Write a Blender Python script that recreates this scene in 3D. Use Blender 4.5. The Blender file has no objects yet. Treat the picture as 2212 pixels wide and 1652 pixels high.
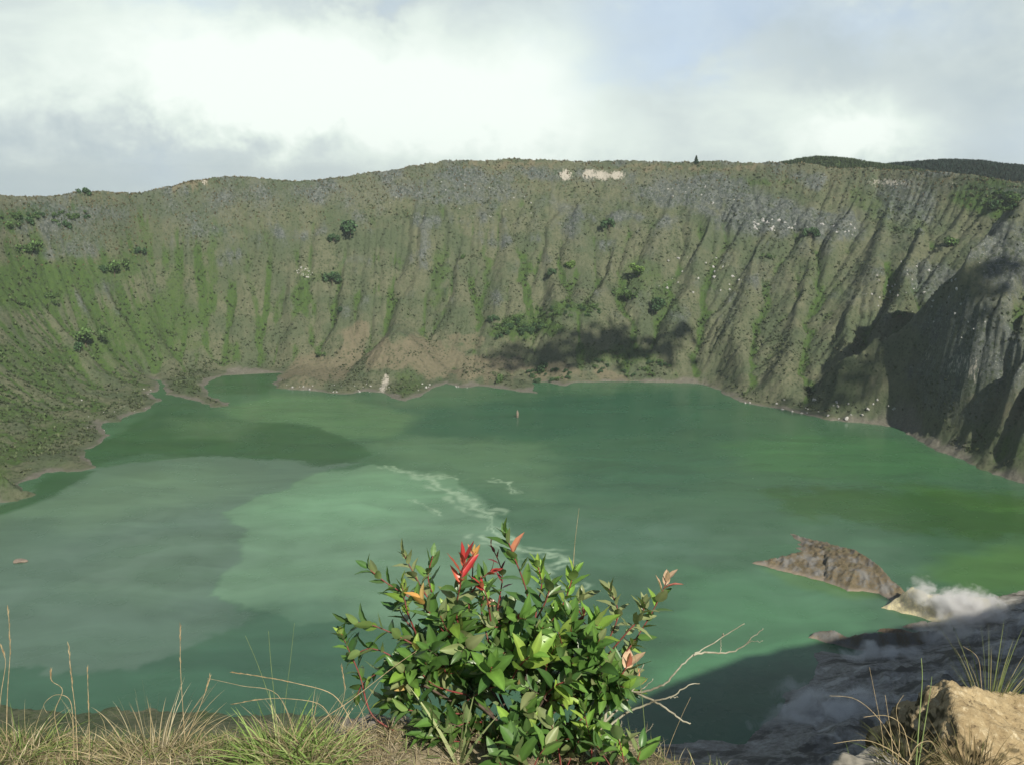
import bpy, bmesh, math, random
import numpy as np
from mathutils import Vector, Matrix, Quaternion

# ---------------------------------------------------------------- camera, sky, sun
S = bpy.context.scene
R = math.radians
cd = bpy.data.cameras.new("camera"); cam = bpy.data.objects.new("camera", cd); S.collection.objects.link(cam)
cam.location = (0, 0, 150.0); cam.rotation_euler = (R(78.0), 0, 0)
cd.sensor_width = 36; cd.angle = R(56.0); cd.clip_start = 0.05; cd.clip_end = 30000
S.camera = cam
S.view_settings.view_transform = 'Standard'; S.view_settings.look = 'None'; S.view_settings.gamma = 1.0
S.view_settings.exposure = 0.30
S.render.resolution_x = 1024; S.render.resolution_y = 764
S.cycles.max_bounces = 6; S.cycles.volume_bounces = 2; S.cycles.volume_step_rate = 1.5; S.cycles.volume_max_steps = 128
SUN_EL = 38.0; SUN_AZ = 155.0     # azimuth clockwise from +Y: behind the viewer, to the right
to_sun = Vector((math.sin(R(SUN_AZ))*math.cos(R(SUN_EL)), math.cos(R(SUN_AZ))*math.cos(R(SUN_EL)), math.sin(R(SUN_EL))))
sl = bpy.data.lights.new("sun", 'SUN'); sl.energy = 5.0; sl.angle = R(0.6); sl.color = (1.0, 0.93, 0.80)
so = bpy.data.objects.new("sun", sl); S.collection.objects.link(so)
so.rotation_euler = to_sun.to_track_quat('Z', 'Y').to_euler(); so.location = (200, -200, 400)

class NT:
    """small helper for writing node graphs"""
    def __init__(s, tree): s.t = tree; tree.nodes.clear(); s.L = tree.links
    def n(s, typ, **kw):
        nd = s.t.nodes.new(typ)
        for k, v in kw.items():
            if hasattr(nd, k): setattr(nd, k, v)
        return nd
    def put(s, nd, key, v):
        sock = nd.inputs[key]
        if hasattr(v, 'is_output') or isinstance(v, bpy.types.NodeSocket): s.L.new(v, sock)
        else:
            if isinstance(v, (tuple, list)) and len(v) == 3 and sock.type == 'RGBA': v = (*v, 1)
            sock.default_value = v
    def math(s, op, a, b=0.0, c=None, clamp=False):
        nd = s.n('ShaderNodeMath', operation=op); nd.use_clamp = clamp
        s.put(nd, 0, a); s.put(nd, 1, b)
        if c is not None: s.put(nd, 2, c)
        return nd.outputs[0]
    def mix(s, f, a, b, blend='MIX'):
        nd = s.n('ShaderNodeMixRGB', blend_type=blend); s.put(nd, 0, f); s.put(nd, 1, a); s.put(nd, 2, b); return nd.outputs[0]
    def ramp(s, f, lo, hi, a=0.0, b=1.0, smooth=True):
        nd = s.n('ShaderNodeMapRange'); nd.interpolation_type = 'SMOOTHSTEP' if smooth else 'LINEAR'
        s.put(nd, 0, f); s.put(nd, 1, lo); s.put(nd, 2, hi); s.put(nd, 3, a); s.put(nd, 4, b); return nd.outputs[0]
    def noise(s, vec, scale, detail=4, rough=0.55, dist=0.0, dim='3D'):
        nd = s.n('ShaderNodeTexNoise'); nd.noise_dimensions = dim
        if vec is not None: s.put(nd, 'Vector', vec)
        s.put(nd, 'Scale', scale); s.put(nd, 'Detail', detail); s.put(nd, 'Roughness', rough); s.put(nd, 'Distortion', dist)
        return nd.outputs[0]
    def scalevec(s, vec, sc):
        nd = s.n('ShaderNodeVectorMath', operation='MULTIPLY'); s.put(nd, 0, vec); s.put(nd, 1, sc); return nd.outputs[0]

def L3(*c):
    """sRGB 0..255 -> linear"""
    return tuple(((v/255)/12.92 if v/255 <= 0.04045 else ((v/255+0.055)/1.055)**2.4) for v in c)

def build_world():
    w = bpy.data.worlds.new("World"); S.world = w; w.use_nodes = True
    q = NT(w.node_tree)
    sky = q.n('ShaderNodeTexSky'); sky.sky_type = 'NISHITA'; sky.sun_disc = False
    sky.sun_elevation = R(SUN_EL); sky.sun_rotation = R(SUN_AZ); sky.air_density = 1.0; sky.dust_density = 1.0; sky.altitude = 1000
    bg1 = q.n('ShaderNodeBackground'); q.put(bg1, 0, sky.outputs[0]); q.put(bg1, 1, 0.065)
    tc = q.n('ShaderNodeTexCoord').outputs['Generated']
    sp = q.n('ShaderNodeSeparateXYZ'); q.put(sp, 0, tc)
    x, y, z = sp.outputs
    az = q.math('MULTIPLY', q.math('ARCTAN2', x, y), 57.2958)      # compass bearing of the direction, deg
    el = q.math('MULTIPLY', q.math('ARCSINE', z), 57.2958)
    n1 = q.noise(q.scalevec(tc, (1, 1, 2.2)), 2.2, 6, 0.5, 0.15)
    n2 = q.noise(q.scalevec(tc, (1, 1, 2.0)), 6.5, 5, 0.55, 0.3)
    n3 = q.noise(q.scalevec(tc, (1.3, 1, 1.6)), 16.0, 4, 0.6, 0.2)
    wa = q.math('ADD', az, q.math('MULTIPLY_ADD', n2, 10.0, -5.0))
    we = q.math('ADD', el, q.math('MULTIPLY_ADD', n3, 5.0, -2.5))
    def blob(ca, ce, ra, re, amp):
        da = q.math('DIVIDE', q.math('SUBTRACT', wa, ca), ra); de = q.math('DIVIDE', q.math('SUBTRACT', we, ce), re)
        d2 = q.math('ADD', q.math('MULTIPLY', da, da), q.math('MULTIPLY', de, de))
        return q.math('MULTIPLY', q.math('EXPONENT', q.math('MULTIPLY', d2, -1.0)), amp)
    def add(lst):
        r = lst[0]
        for v in lst[1:]: r = q.math('ADD', r, v)
        return r
    # brightness of the cloud deck
    br = add([q.math('MULTIPLY_ADD', n2, 0.46, 0.42), q.math('MULTIPLY_ADD', n3, 0.22, -0.11)]+[blob(*b) for b in BRIGHT])
    cloudcol = q.n('ShaderNodeValToRGB'); q.put(cloudcol, 0, br)
    cr = cloudcol.color_ramp; cr.interpolation = 'LINEAR'
    stops = [(0.30, L3(160,174,186)), (0.50, L3(186,200,205)), (0.66, L3(205,217,217)), (0.82, L3(228,240,233)), (0.97, L3(246,255,248))]
    while len(cr.elements) < len(stops): cr.elements.new(0.5)
    for e, (p, c) in zip(cr.elements, stops): e.position = p; e.color = (*c, 1)
    bg2 = q.n('ShaderNodeBackground'); veil = q.math('MINIMUM', q.math('MAXIMUM', add([blob(*b) for b in GAPS]), 0.0), 1.0)
    q.put(bg2, 0, q.mix(q.math('MULTIPLY', veil, 1.15, clamp=True), cloudcol.outputs[0], L3(186, 209, 242))); q.put(bg2, 1, 0.85)
    gap = q.math('ADD', q.ramp(n1, 0.62, 0.78, 0.0, 0.2), q.math('MULTIPLY', veil, 0.15))
    gap = q.math('ADD', gap, q.math('ADD', q.ramp(el, 17, 34, 0, 0.9), q.ramp(y, 0.6, 0.1, 0, 0.8)))
    gap = q.math('MINIMUM', q.math('MAXIMUM', gap, 0.0), 0.92)
    ms = q.n('ShaderNodeMixShader'); q.put(ms, 0, gap); q.L.new(bg2.outputs[0], ms.inputs[1]); q.L.new(bg1.outputs[0], ms.inputs[2])
    out = q.n('ShaderNodeOutputWorld'); q.L.new(ms.outputs[0], out.inputs[0])
# bearing, elevation, half-widths, strength (degrees)
BRIGHT = [(-12,5.4,10,3.6,0.40), (-2,3.5,9,3.5,0.20), (1.5,6.0,3,4,0.16), (-24,6.0,7,4,0.16), (19.8,2.2,4,1.7,0.34), (14.5,3.8,4.5,2.4,0.14), (-24,0.6,9,2.6,-0.20), (-13,1.2,6,1.4,-0.12), (18,6.4,5,2.2,-0.12), (25.5,4,4,5,-0.10), (6,1,9,2,0.08), (-9,9.5,5,1.2,-0.14),
 (120,36,50,30,0.35), (-90,45,80,30,0.05)]
GAPS = [(10,9.0,7,1.9,0.42), (7,6.2,3,1.5,0.28), (10.8,6.8,2.2,1,0.28), (21,8,3,1.4,0.26), (27,1.8,3,2,0.15), (-18.5,0.2,2.2,1.2,0.16), (-18,9.6,3,1,0.24), (-8,9.8,4,.7,.16)]
build_world()

# ---------------------------------------------------------------- object helpers
col = S.collection
def tag(o, label=None, cat=None, group=None, kind=None):
    if label: o['label'] = label
    if cat: o['category'] = cat
    if group: o['group'] = group
    if kind: o['kind'] = kind
    return o
def mesh_np(name, V, F, mats=(), smooth=True, attrs=None, parent=None):
    """one mesh object from numpy vertices (n,3) and an equal-size face array (m,k) or a list of faces"""
    me = bpy.data.meshes.new(name)
    V = np.asarray(V, np.float32)
    if isinstance(F, np.ndarray):
        k = F.shape[1]; me.vertices.add(len(V)); me.vertices.foreach_set('co', V.ravel())
        me.loops.add(F.size); me.loops.foreach_set('vertex_index', F.ravel().astype(np.int32))
        me.polygons.add(len(F)); me.polygons.foreach_set('loop_start', np.arange(0, F.size, k, dtype=np.int32))
        me.polygons.foreach_set('loop_total', np.full(len(F), k, np.int32))
        me.update(calc_edges=True)
    else:
        me.from_pydata(V.tolist(), [], F); me.update()
    me.polygons.foreach_set('use_smooth', np.full(len(me.polygons), smooth))
    for nm, dat in (attrs or {}).items():
        dat = np.asarray(dat, np.float32)
        if dat.ndim == 2:
            if dat.shape[1] == 3: dat = np.hstack([dat, np.ones((len(dat), 1), np.float32)])
            a = me.attributes.new(nm, 'FLOAT_COLOR', 'POINT'); a.data.foreach_set('color', dat.ravel())
        else:
            a = me.attributes.new(nm, 'FLOAT', 'POINT'); a.data.foreach_set('value', dat)
    for m in mats: me.materials.append(m)
    o = bpy.data.objects.new(name, me); col.objects.link(o)
    if parent: o.parent = parent
    return o
def empty(name, loc=(0, 0, 0)):
    o = bpy.data.objects.new(name, None); col.objects.link(o); o.location = loc; o.empty_display_size = 0.2; return o
def mat(name, build):
    m = bpy.data.materials.new(name); m.use_nodes = True; q = NT(m.node_tree)
    b = q.n('ShaderNodeBsdfPrincipled'); out = q.n('ShaderNodeOutputMaterial'); q.L.new(b.outputs[0], out.inputs[0])
    build(q, b, out); return m
def bump(q, b, h, strength, dist):
    nd = q.n('ShaderNodeBump'); q.put(nd, 'Height', h); q.put(nd, 'Strength', strength); q.put(nd, 'Distance', dist); q.L.new(nd.outputs[0], b.inputs['Normal'])
def attr(q, nm):
    a = q.n('ShaderNodeAttribute'); a.attribute_name = nm; return a
def geo(q): return q.n('ShaderNodeNewGeometry').outputs['Position']
#==TERRAIN==
# ---------- reference camera geometry, used to place real-world points ----------
PITCH = math.radians(12.0); FPX = 1106/math.tan(math.radians(28.0)); CAMZ = 150.0
def ray(px, py):
    a = (px-1106)/FPX; b = (826-py)/FPX
    return (a, math.cos(PITCH)+b*math.sin(PITCH), -math.sin(PITCH)+b*math.cos(PITCH))
def on_level(px, py, z=0.0):
    d = ray(px, py); k = (z-CAMZ)/d[2]; return (d[0]*k, d[1]*k)
def at_range(px, py, R):
    d = ray(px, py); k = R/math.hypot(d[0], d[1]); return (d[0]*k, d[1]*k, CAMZ+d[2]*k)
def at_depth(px, py, dep):
    d = ray(px, py); return (d[0]*dep, d[1]*dep, CAMZ+d[2]*dep)

# ---------- noise ----------
_rg = np.random.default_rng(99); _ga = _rg.random(65536)*2*math.pi
_GC = np.cos(_ga).astype(np.float32); _GS = np.sin(_ga).astype(np.float32)
def perlin(x, y, seed=0):
    x = np.asarray(x, np.float64); y = np.asarray(y, np.float64)
    ix = np.floor(x); iy = np.floor(y); fx = (x-ix).astype(np.float32); fy = (y-iy).astype(np.float32)
    jx = (ix.astype(np.int32)+seed*37) & 255; jy = ((iy.astype(np.int32)+seed*91) & 255) << 8
    kx = (jx+1) & 255; ky = (jy+256) & 65535
    u = fx*fx*fx*(fx*(fx*6-15)+10); v = fy*fy*fy*(fy*(fy*6-15)+10)
    def g(i, dx, dy): return _GC[i]*dx+_GS[i]*dy
    n00 = g(jx | jy, fx, fy); n10 = g(kx | jy, fx-1, fy); n01 = g(jx | ky, fx, fy-1); n11 = g(kx | ky, fx-1, fy-1)
    return (n00+(n10-n00)*u + ((n01+(n11-n01)*u)-(n00+(n10-n00)*u))*v)*1.41
def fbm(x, y, octs=4, seed=0, gain=0.5):
    s = 0; a = 1.0; t = 0
    for o in range(octs):
        s = s+a*perlin(x*2**o+17.3*o, y*2**o-9.1*o, seed+o); t += a; a *= gain
    return s/t
def ridged(x, y, octs=4, seed=0):
    s = 0; a = 1.0; t = 0
    for o in range(octs):
        s = s+a*(1-2*np.abs(perlin(x*2**o+5.3*o, y*2**o+3.1*o, seed+o))); t += a; a *= 0.5
    return s/t
def sstep(a, b, x):
    t = np.clip((x-a)/(b-a), 0, 1); return t*t*(3-2*t)

# ---------- shoreline and rim as plan curves ----------
SH_PX = [(2212,1045),(2150,1025),(2080,995),(2000,960),(1975,944),(1950,927),(1880,915),(1780,905),(1700,885),(1600,868),(1560,850),(1530,832),(1500,828),
 (1400,825),(1320,824),(1240,826),(1228,833),(1205,832),(1180,824),(1150,826),(1156,849),(1120,846),(1095,840),(1060,836),(1030,833),(1000,838),(965,828),(930,842),(905,856),(880,866),(852,861),(835,851),
 (800,845),(740,852),(690,846),(640,842),(600,838),(590,826),(612,806),(560,800),(495,800),(470,815),(440,834),(452,856),(495,870),(490,878),(460,878),(410,862),(362,852),(345,822),(332,816),
 (345,842),(322,850),(345,862),(320,885),(282,895),(255,912),(212,915),(238,940),(200,966),(180,972),(205,1010),(170,1018),(100,1020),(40,1045),(66,1070),(40,1080),(0,1085)]
shore = [on_level(*p) for p in SH_PX]
shore += [(-262,400),(-300,360),(-300,300),(-250,258)]
shore += [on_level(*p) for p in [(0,1526),(200,1530),(310,1528),(420,1534),(560,1536),(700,1546),(850,1570),(1000,1590),(1200,1600),(1400,1605),(1560,1606),(1620,1600),(1650,1560),(1700,1510),
 (1752,1462),(1762,1425),(1752,1414),(1780,1410),(1830,1418),(1870,1412),(1900,1406),(1960,1392),(2000,1382),(2000,1366),(1990,1352),(2010,1338),(2050,1330),(2080,1312),(2110,1296),(2160,1284),(2212,1278)]]
shore += [(215,300),(262,345),(280,400),(262,440)]
shore = np.array(shore)
shore_c = np.array([on_level(*p) for p in [(2212,1045),(2100,1000),(2000,960),(1880,915),(1780,900),(1600,862),(1450,832),(1200,820),(1000,812),(800,803),(560,797),(420,806),(330,830),(240,890),(150,962),(60,1015),(0,1045)]]
 +[(-262,400),(-300,360),(-300,300),(-250,258)]+[on_level(*p) for p in [(0,1526),(420,1532),(850,1565),(1400,1605),(1620,1600),(1700,1500),(1800,1425),(2000,1380),(2100,1310),(2212,1278)]]+[(215,300),(262,345),(280,400),(262,440)])
SKY_PX = [(0,435),(60,437),(120,438),(180,431),(225,428),(260,432),(300,430),(380,412),(420,397),(480,389),(530,391),(600,397),(680,399),(740,391),(800,385),(860,377),(900,366),(960,358),(1020,354),(1090,352),
 (1160,355),(1250,357),(1340,358),(1450,358),(1560,356),(1660,359),(1700,363),(1800,371),(1900,379),(2000,387),(2100,394),(2212,404)]
_rr = np.interp([p[0] for p in SKY_PX], [0,300,700,1100,1500,1900,2212], [800,855,878,890,888,862,800])
rim = [at_range(p[0], p[1], r) for p, r in zip(SKY_PX, _rr)]
rim += [(440,580,141),(460,440,142),(420,310,150),(350,215,131),(240,150,139),(152,104,152),(75,34,151),(22,3,148.3),(0,2.6,148.2),(-15,3,148.2),(-120,18,147),(-250,90,143),(-340,220,138),(-400,380,134),(-425,540,131)]
rim = np.array(rim)
def seg_dist(X, Y, poly, Z=None, closed=True):
    best = np.full(X.shape, 1e18); zz = np.zeros(X.shape)
    n = len(poly)
    for i in range(n if closed else n-1):
        ax, ay = poly[i][0], poly[i][1]; bx, by = poly[(i+1) % n][0], poly[(i+1) % n][1]
        dx, dy = bx-ax, by-ay; L = dx*dx+dy*dy+1e-9
        t = np.clip(((X-ax)*dx+(Y-ay)*dy)/L, 0, 1)
        d = (X-ax-t*dx)**2+(Y-ay-t*dy)**2
        m = d < best
        best = np.where(m, d, best)
        if Z is not None: zz = np.where(m, Z[i]+(Z[(i+1) % n]-Z[i])*t, zz)
    return np.sqrt(best), zz
def inside(X, Y, poly):
    c = np.zeros(X.shape, bool); n = len(poly)
    for i in range(n):
        x1, y1 = poly[i][0], poly[i][1]; x2, y2 = poly[(i+1) % n][0], poly[(i+1) % n][1]
        if y1 == y2: continue
        c ^= ((y1 > Y) != (y2 > Y)) & (X < (x2-x1)*(Y-y1)/(y2-y1)+x1)
    return c
def shore_sd(X, Y):
    d, _ = seg_dist(X, Y, shore); return np.where(inside(X, Y, shore), -d, d)

def smax(a, b, k):
    h = np.clip(0.5+0.5*(a-b)/k, 0, 1); return b+(a-b)*h+k*h*(1-h)
SPUR = [at_range(1975,915,572), at_range(1990,800,584), at_range(2020,705,596), at_range(2060,612,608), at_range(2130,540,622), at_range(2212,468,640), (385,560,146), (440,575,152)]
RIBS = [[(233+dx, y, 4), (233+dx+44, y+20, 46*k), (233+dx+90, y+44, 90*k), (233+dx+150, y+70, 128*k)] for dx, y, k in ((2, 506, 1.0), (-2, 484, 1.0), (-4, 462, .92), (-4, 436, .85), (2, 408, .72))]
LHILL = [at_range(207,1012,489), at_range(170,980,488), at_range(120,950,484), at_range(60,925,480), at_range(0,905,476), (-290,400,50), (-370,380,110)]
MOUND = [(at_range(1245,690,755), 34, 48), (at_range(860,700,742), 34, 45), (at_range(1010,815,716),12,22), (at_range(640,815,708),10,24)]
def base_height(X, Y):
    sd = shore_sd(X+5*fbm(X/16, Y/16, 4, 801), Y+6*fbm(X/16+3, Y/16, 4, 802))
    dr, zr = seg_dist(X, Y, rim, rim[:, 2])
    inn = inside(X, Y, rim)
    wob = 10*fbm(X/90, Y/90, 3, 31)
    az = np.degrees(np.arctan2(X, np.maximum(Y, 1)))
    p = np.interp(az, [-32,-22,-15,-8,5,20,30,50], [2.3,2.2,1.6,1.35,1.3,1.35,1.3,1.2])
    p = np.where(Y < 330, np.interp(Y, [260,330], [2.2,1.5]), p)
    dc, _ = seg_dist(X, Y, shore_c)
    sdc = np.where(inside(X, Y, shore_c), 0, dc)
    t = sdc/(sdc+np.where(inn, dr, 0)+1e-6)
    prof = t**p
    up = sstep(0.72, 0.96, t+0.03*fbm(X/40, Y/40, 2, 5))
    far = (Y > 500)
    prof = np.where(far, prof*(1-0.10*up*(1-t)/0.2)+0.0*up, prof)
    z = np.maximum(zr*prof, 0.0)+np.clip(sd, 0, 14)*0.16*(1-t)-1.3*sstep(0.85, 1.0, t)*(Y > 300)
    z = np.where(inn, z, zr-0.12*dr-0.0008*dr*dr)
    # ridges
    for poly, slope, k in ((SPUR, 0.92, 6), *[(r_, 1.35, 2) for r_ in RIBS], (LHILL, 0.75, 2)):
        P = np.array(poly); d, cz = seg_dist(X, Y, P, P[:, 2], closed=False)
        z = np.where(inn, smax(z, cz-slope*d+0.0*wob, k), z)
    for (mx, my, mz), hgt, rad in MOUND:
        d = np.hypot(X-mx, (Y-my))/rad
        z = z+hgt*np.maximum(0, 1-d)**1.2*0.6
    # hold land above and lake floor below the waterline
    w = sstep(0, 26, sd)
    z = z*w+(1-w)*np.maximum(np.minimum(z, sd*0.45+0.25), 0.1*sd+0.15)
    z = np.where(sd < 0, np.maximum(sd*0.35, -6), z)
    return z, sd, t, inn
# faceted spurs on the wall: (top, foot) found on the slope, half width at the foot in px, height in m
FACET = [((860,620),(862,750),105,13),((1090,450),(1100,690),62,9),((1180,470),(1205,690),42,8),((1000,500),(985,690),45,8),((410,520),(410,700),42,8),((540,560),(515,765),45,8),((625,540),(640,765),45,8),
 ((300,560),(335,745),38,7),((745,540),(735,745),42,8),((1330,520),(1292,690),42,8),((1405,500),(1370,700),48,8),((1540,460),(1440,800),60,11),((1650,520),(1560,820),60,11),((1760,540),(1680,850),55,10),((1870,540),(1790,870),55,11),
 ((1960,560),(1870,880),48,12),((2010,450),(1935,700),40,9),((180,560),(285,745),32,7),((60,600),(200,800),32,7),((120,560),(235,775),32,6),((930,430),(900,600),40,6),((700,420),(690,600),45,5),((480,420),(470,560),45,5),((1260,420),(1240,560),40,6),((1460,400),(1420,560),40,7),((1850,420),(1800,560),36,7),((1930,410),(1880,600),36,7)]
def add_facets(B, X, Y, sd):
    gh = np.zeros_like(B)
    def find(px, py):
        d = ray(px, py); hd = math.hypot(d[0], d[1]); rr = np.arange(300, 985, 1.0)
        x = d[0]/hd*rr; y = d[1]/hd*rr; zr = CAMZ+d[2]/hd*rr; i = int(np.argmax(bilin(B, x, y) >= zr)); return x[i], y[i], rr[i]
    wx = X+7*fbm(X/30, Y/30, 3, 501); wy = Y+7*fbm(X/30+5, Y/30, 3, 502)
    for a, b, hw, H in FACET:
        ax, ay, ar = find(*a); bx, by, br = find(*b); hwm = hw*br/FPX
        dx, dy = bx-ax, by-ay; L = math.hypot(dx, dy); dx /= L; dy /= L
        s = ((wx-ax)*dx+(wy-ay)*dy)/L; q = np.abs(-(wx-ax)*dy+(wy-ay)*dx)
        w = hwm*np.clip(s, 0, 1.25)+0.01
        h = 0.75*H*np.clip(s, 0, 1)**0.7*np.clip(1.25*(1-q/w), 0, 1)*sstep(1.6, 0.95, s)
        gh = np.maximum(gh, h)
    # rugged ribs on the spur at right, running down towards the lake
    p = -0.5*X+0.86*Y; a = 0.86*X+0.5*Y
    m = sstep(195, 235, X)*sstep(345, 400, Y)*sstep(600, 560, Y-0.35*(X-240))*sstep(4, 26, sd)
    rb = 4*(ridged(p/22+0.4*perlin(a/50, p/50, 903), a/110, 3, 901)-0.25)+4*ridged(p/10, a/45, 2, 905)+7*fbm(a/24, p/18, 3, 907)
    return gh*sstep(4, 30, sd)+rb*m
def box(a, r, it=2):
    for _ in range(it):
        for ax in (0, 1):
            p = np.pad(a, [(r+1, r) if i == ax else (0, 0) for i in (0, 1)], mode='edge')
            c = np.cumsum(p, axis=ax)
            a = (np.take(c, range(2*r+1, c.shape[ax]), ax)-np.take(c, range(0, c.shape[ax]-2*r-1), ax))/(2*r+1)
    return a
GX0, GX1, GY0, GY1, GS = -560.0, 580.0, -60.0, 980.0, 2.0
def erode():
    xs = np.arange(GX0, GX1+GS, GS); ys = np.arange(GY0, GY1+GS, GS)
    X, Y = np.meshgrid(xs, ys); H, Wd = X.shape
    B, sd, t, inn = base_height(X, Y)
    B = B+add_facets(B, X, Y, sd)
    rough = fbm(X/22, Y/22, 4, 77, 0.6)*6+fbm(X/60,Y/60,2,78)*10
    z = B+rough*sstep(0, 25, sd)
    fixed = (sd <= 1)
    N = H*Wd; idx = np.arange(N).reshape(H, Wd)
    offs = [(dy, dx) for dy in (-1, 0, 1) for dx in (-1, 0, 1) if dy or dx]
    rng = np.random.default_rng(4)
    area0 = (rng.random(N)*0.6+0.7)*GS*GS
    for it in range(22):
        best = np.zeros((H, Wd)); rc = idx.copy()
        zp = np.pad(z, 1, mode='constant', constant_values=1e9)
        for dy, dx in offs:
            nz = zp[1+dy:1+dy+H, 1+dx:1+dx+Wd]
            s = (z-nz)/(GS*math.hypot(dy, dx))
            m = s > best
            best = np.where(m, s, best); rc = np.where(m, idx+dy*Wd+dx, rc)
        order = np.argsort(z.ravel())
        rcl = rc.ravel().tolist(); A = area0.tolist(); od = order.tolist()
        for i in reversed(od):
            r = rcl[i]
            if r != i: A[r] += A[i]
        A = np.array(A).reshape(H, Wd)
        K = 0.030*np.clip(1+1.6*fbm(X/70,Y/50,3,9), 0.15, 3)
        F = (K*A**0.5/GS); F[fixed] = 0; F = F.ravel().tolist(); zl = z.ravel().tolist()
        for i in od:
            r = rcl[i]
            if r != i: zl[i] = (zl[i]+F[i]*zl[r])/(1+F[i])
        z = np.array(zl).reshape(H, Wd)
        z = z+0.10*(box(z, 1, 1)-z)
        # uplift back towards the large shape
        lo = box(z, 12); z = z+0.5*(box(B, 12)-lo)*(~fixed)
        z = np.where(fixed, B, z)
    det = z-box(z, 11)
    det = 10*np.tanh(det/10)
    return X, Y, B, det, A, sd
def bilin(a, X, Y):
    u = np.clip((X-GX0)/GS, 0, a.shape[1]-1.001); v = np.clip((Y-GY0)/GS, 0, a.shape[0]-1.001)
    i = u.astype(int); j = v.astype(int); fu = u-i; fv = v-j
    return (a[j, i]*(1-fu)+a[j, i+1]*fu)*(1-fv)+(a[j+1, i]*(1-fu)+a[j+1, i+1]*fu)*fv
#==END==
# ---------------------------------------------------------------- crater: terrain
_, _, BASE, DET, FLOW, SDG = erode()
LA = box(np.log2(FLOW/4+1), 1)             # how much water a spot gathers: gully bottoms
CURV = DET-box(DET, 3)
def land_z(X, Y, fine=True):
    """real height of the crater landscape at plan points"""
    B = bilin(BASE, X, Y); d = bilin(DET, X, Y); sd = bilin(SDG, X, Y)
    near = (sd < 10)
    if near.any():
        Bn, sdn, _, _ = base_height(X[near], Y[near]); B = B.copy(); sd = sd.copy(); B[near] = Bn; sd[near] = sdn
    m = sstep(2, 24, sd)*sstep(25, 90, np.hypot(X, Y))
    rib = 5.0*fbm(X/26, Y/60, 3, 211)+3.0*ridged(X/15, Y/22, 3, 212)*sstep(250, 420, Y)
    z = B+d*m*(0.27+0.17*sstep(0, 220, X))*np.clip(1+1.5*fbm(X/75, Y/75, 2, 221), .35, 1.7)+rib*m*0.26*sstep(300, 420, Y)
    if fine:
        rough = ridged(X/7, Y/10, 3, 91)*0.9+fbm(X/2.6, Y/2.6, 3, 92)*0.8
        z = z+rough*m*0.9
    z = np.where((sd > 0) & (sd < 8), np.maximum(z+fbm(X/3, Y/3, 3, 15)*0.25*sstep(0.0, 2.5, sd), 0.03+0.05*sd), z)
    return z, sd
def polar_patch():
    az = np.radians(np.concatenate([np.linspace(-52, -31, 60)[:-1], np.linspace(-31, 31, 1280), np.linspace(31, 52, 60)[1:]]))
    r = np.concatenate([np.geomspace(7, 150, 60)[:-1], np.arange(150, 470, 2.0), np.arange(470, 915, 0.85), np.arange(915, 990, 4.0)])
    A, Rr = np.meshgrid(az, r)
    return Rr*np.sin(A), Rr*np.cos(A)
PX, PY = polar_patch()
PZ, PSD = land_z(PX, PY)
def grid_faces(h, w, keep=None):
    idx = np.arange(h*w).reshape(h, w)
    F = np.stack([idx[:-1, :-1], idx[:-1, 1:], idx[1:, 1:], idx[1:, :-1]], -1)
    if keep is not None: F = F[keep]
    return F.reshape(-1, 4)
def compact(V, F, attrs):
    used = np.zeros(len(V), bool); used[F.ravel()] = True
    m = np.cumsum(used)-1
    return V[used], m[F], {k: v[used] for k, v in attrs.items()}

# places on the wall found by looking along a bearing: px,py are only used to find the real spot
def hit(px, py):
    d = ray(px, py); hd = math.hypot(d[0], d[1]); rr = np.arange(235, 985, 1.0)
    X = d[0]/hd*rr; Y = d[1]/hd*rr; Zr = CAMZ+d[2]/hd*rr
    zt = land_z(X, Y, False)[0]
    i = np.argmax(zt >= Zr)
    return (X[i], Y[i], float(zt[i])) if (zt >= Zr).any() else None
def blobs(X, Y, Z, lst, warp=1.0):
    out = np.zeros(X.shape)
    wx = fbm(X/14, Z/14, 3, 301)*12*warp; wz = fbm(X/14+9, Z/14, 3, 302)*9*warp
    for px, py, rx, ry, amp in lst:
        h = hit(px, py)
        if h is None: continue
        sc = math.hypot(h[0], h[1])/FPX
        d = ((X+wx-h[0])/(rx*sc))**2+((Z+wz-h[2])/(ry*sc))**2+((Y-h[1])/90)**2*1.0
        out = np.maximum(out, amp*np.exp(-np.maximum(d-0.35, 0)*1.6))
    return out
GREEN = [(1110,715,70,32,0.9),(1180,700,50,25,.8),(1240,672,70,16,.8),(1340,770,110,30,.55),(20,480,50,14,1),(110,465,60,10,1),(230,440,60,7,.8),(160,520,80,30,.5),(950,600,25,90,.6),(1135,600,14,70,.8),(1050,570,14,70,.6),(650,640,25,60,.7),(380,640,30,90,.6),(460,560,20,120,.6),(700,600,40,20,.5),
 (1390,600,60,50,.5),(1430,660,40,40,.6),(2150,430,60,50,.8),(1860,430,40,30,.5),(1940,470,50,60,.55),(330,700,120,60,.6),(60,620,100,60,.7),(240,590,60,40,.6),(880,440,250,10,.35),(1200,378,100,8,.6),(520,402,140,8,.6),(900,388,180,7,.5),(1650,395,120,8,.6),(1560,500,120,40,.35),(1760,600,60,60,.4),(70,960,60,40,.6),(890,820,60,30,.6),(300,760,200,30,.5),(2080,870,60,40,.4),(2180,960,50,40,.5)]
ROCK = [(1000,415,180,40,.8),(640,430,180,30,.5),(1500,420,180,45,.9),(1650,470,130,45,1),(1790,490,80,40,.9),(1960,440,60,70,.8),(2030,620,70,60,.8),(2120,750,90,120,.9),(2080,850,80,80,.9),(160,545,50,22,.8),(1640,600,80,50,.5),(1450,590,60,40,.4),(480,490,160,50,.4),(1250,440,150,30,.5),(410,540,45,60,.35),(1400,650,60,50,.5),(1270,800,90,25,.6),(1880,640,50,60,.5),(2170,560,50,100,.9),(2160,880,70,80,.7)]
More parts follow.
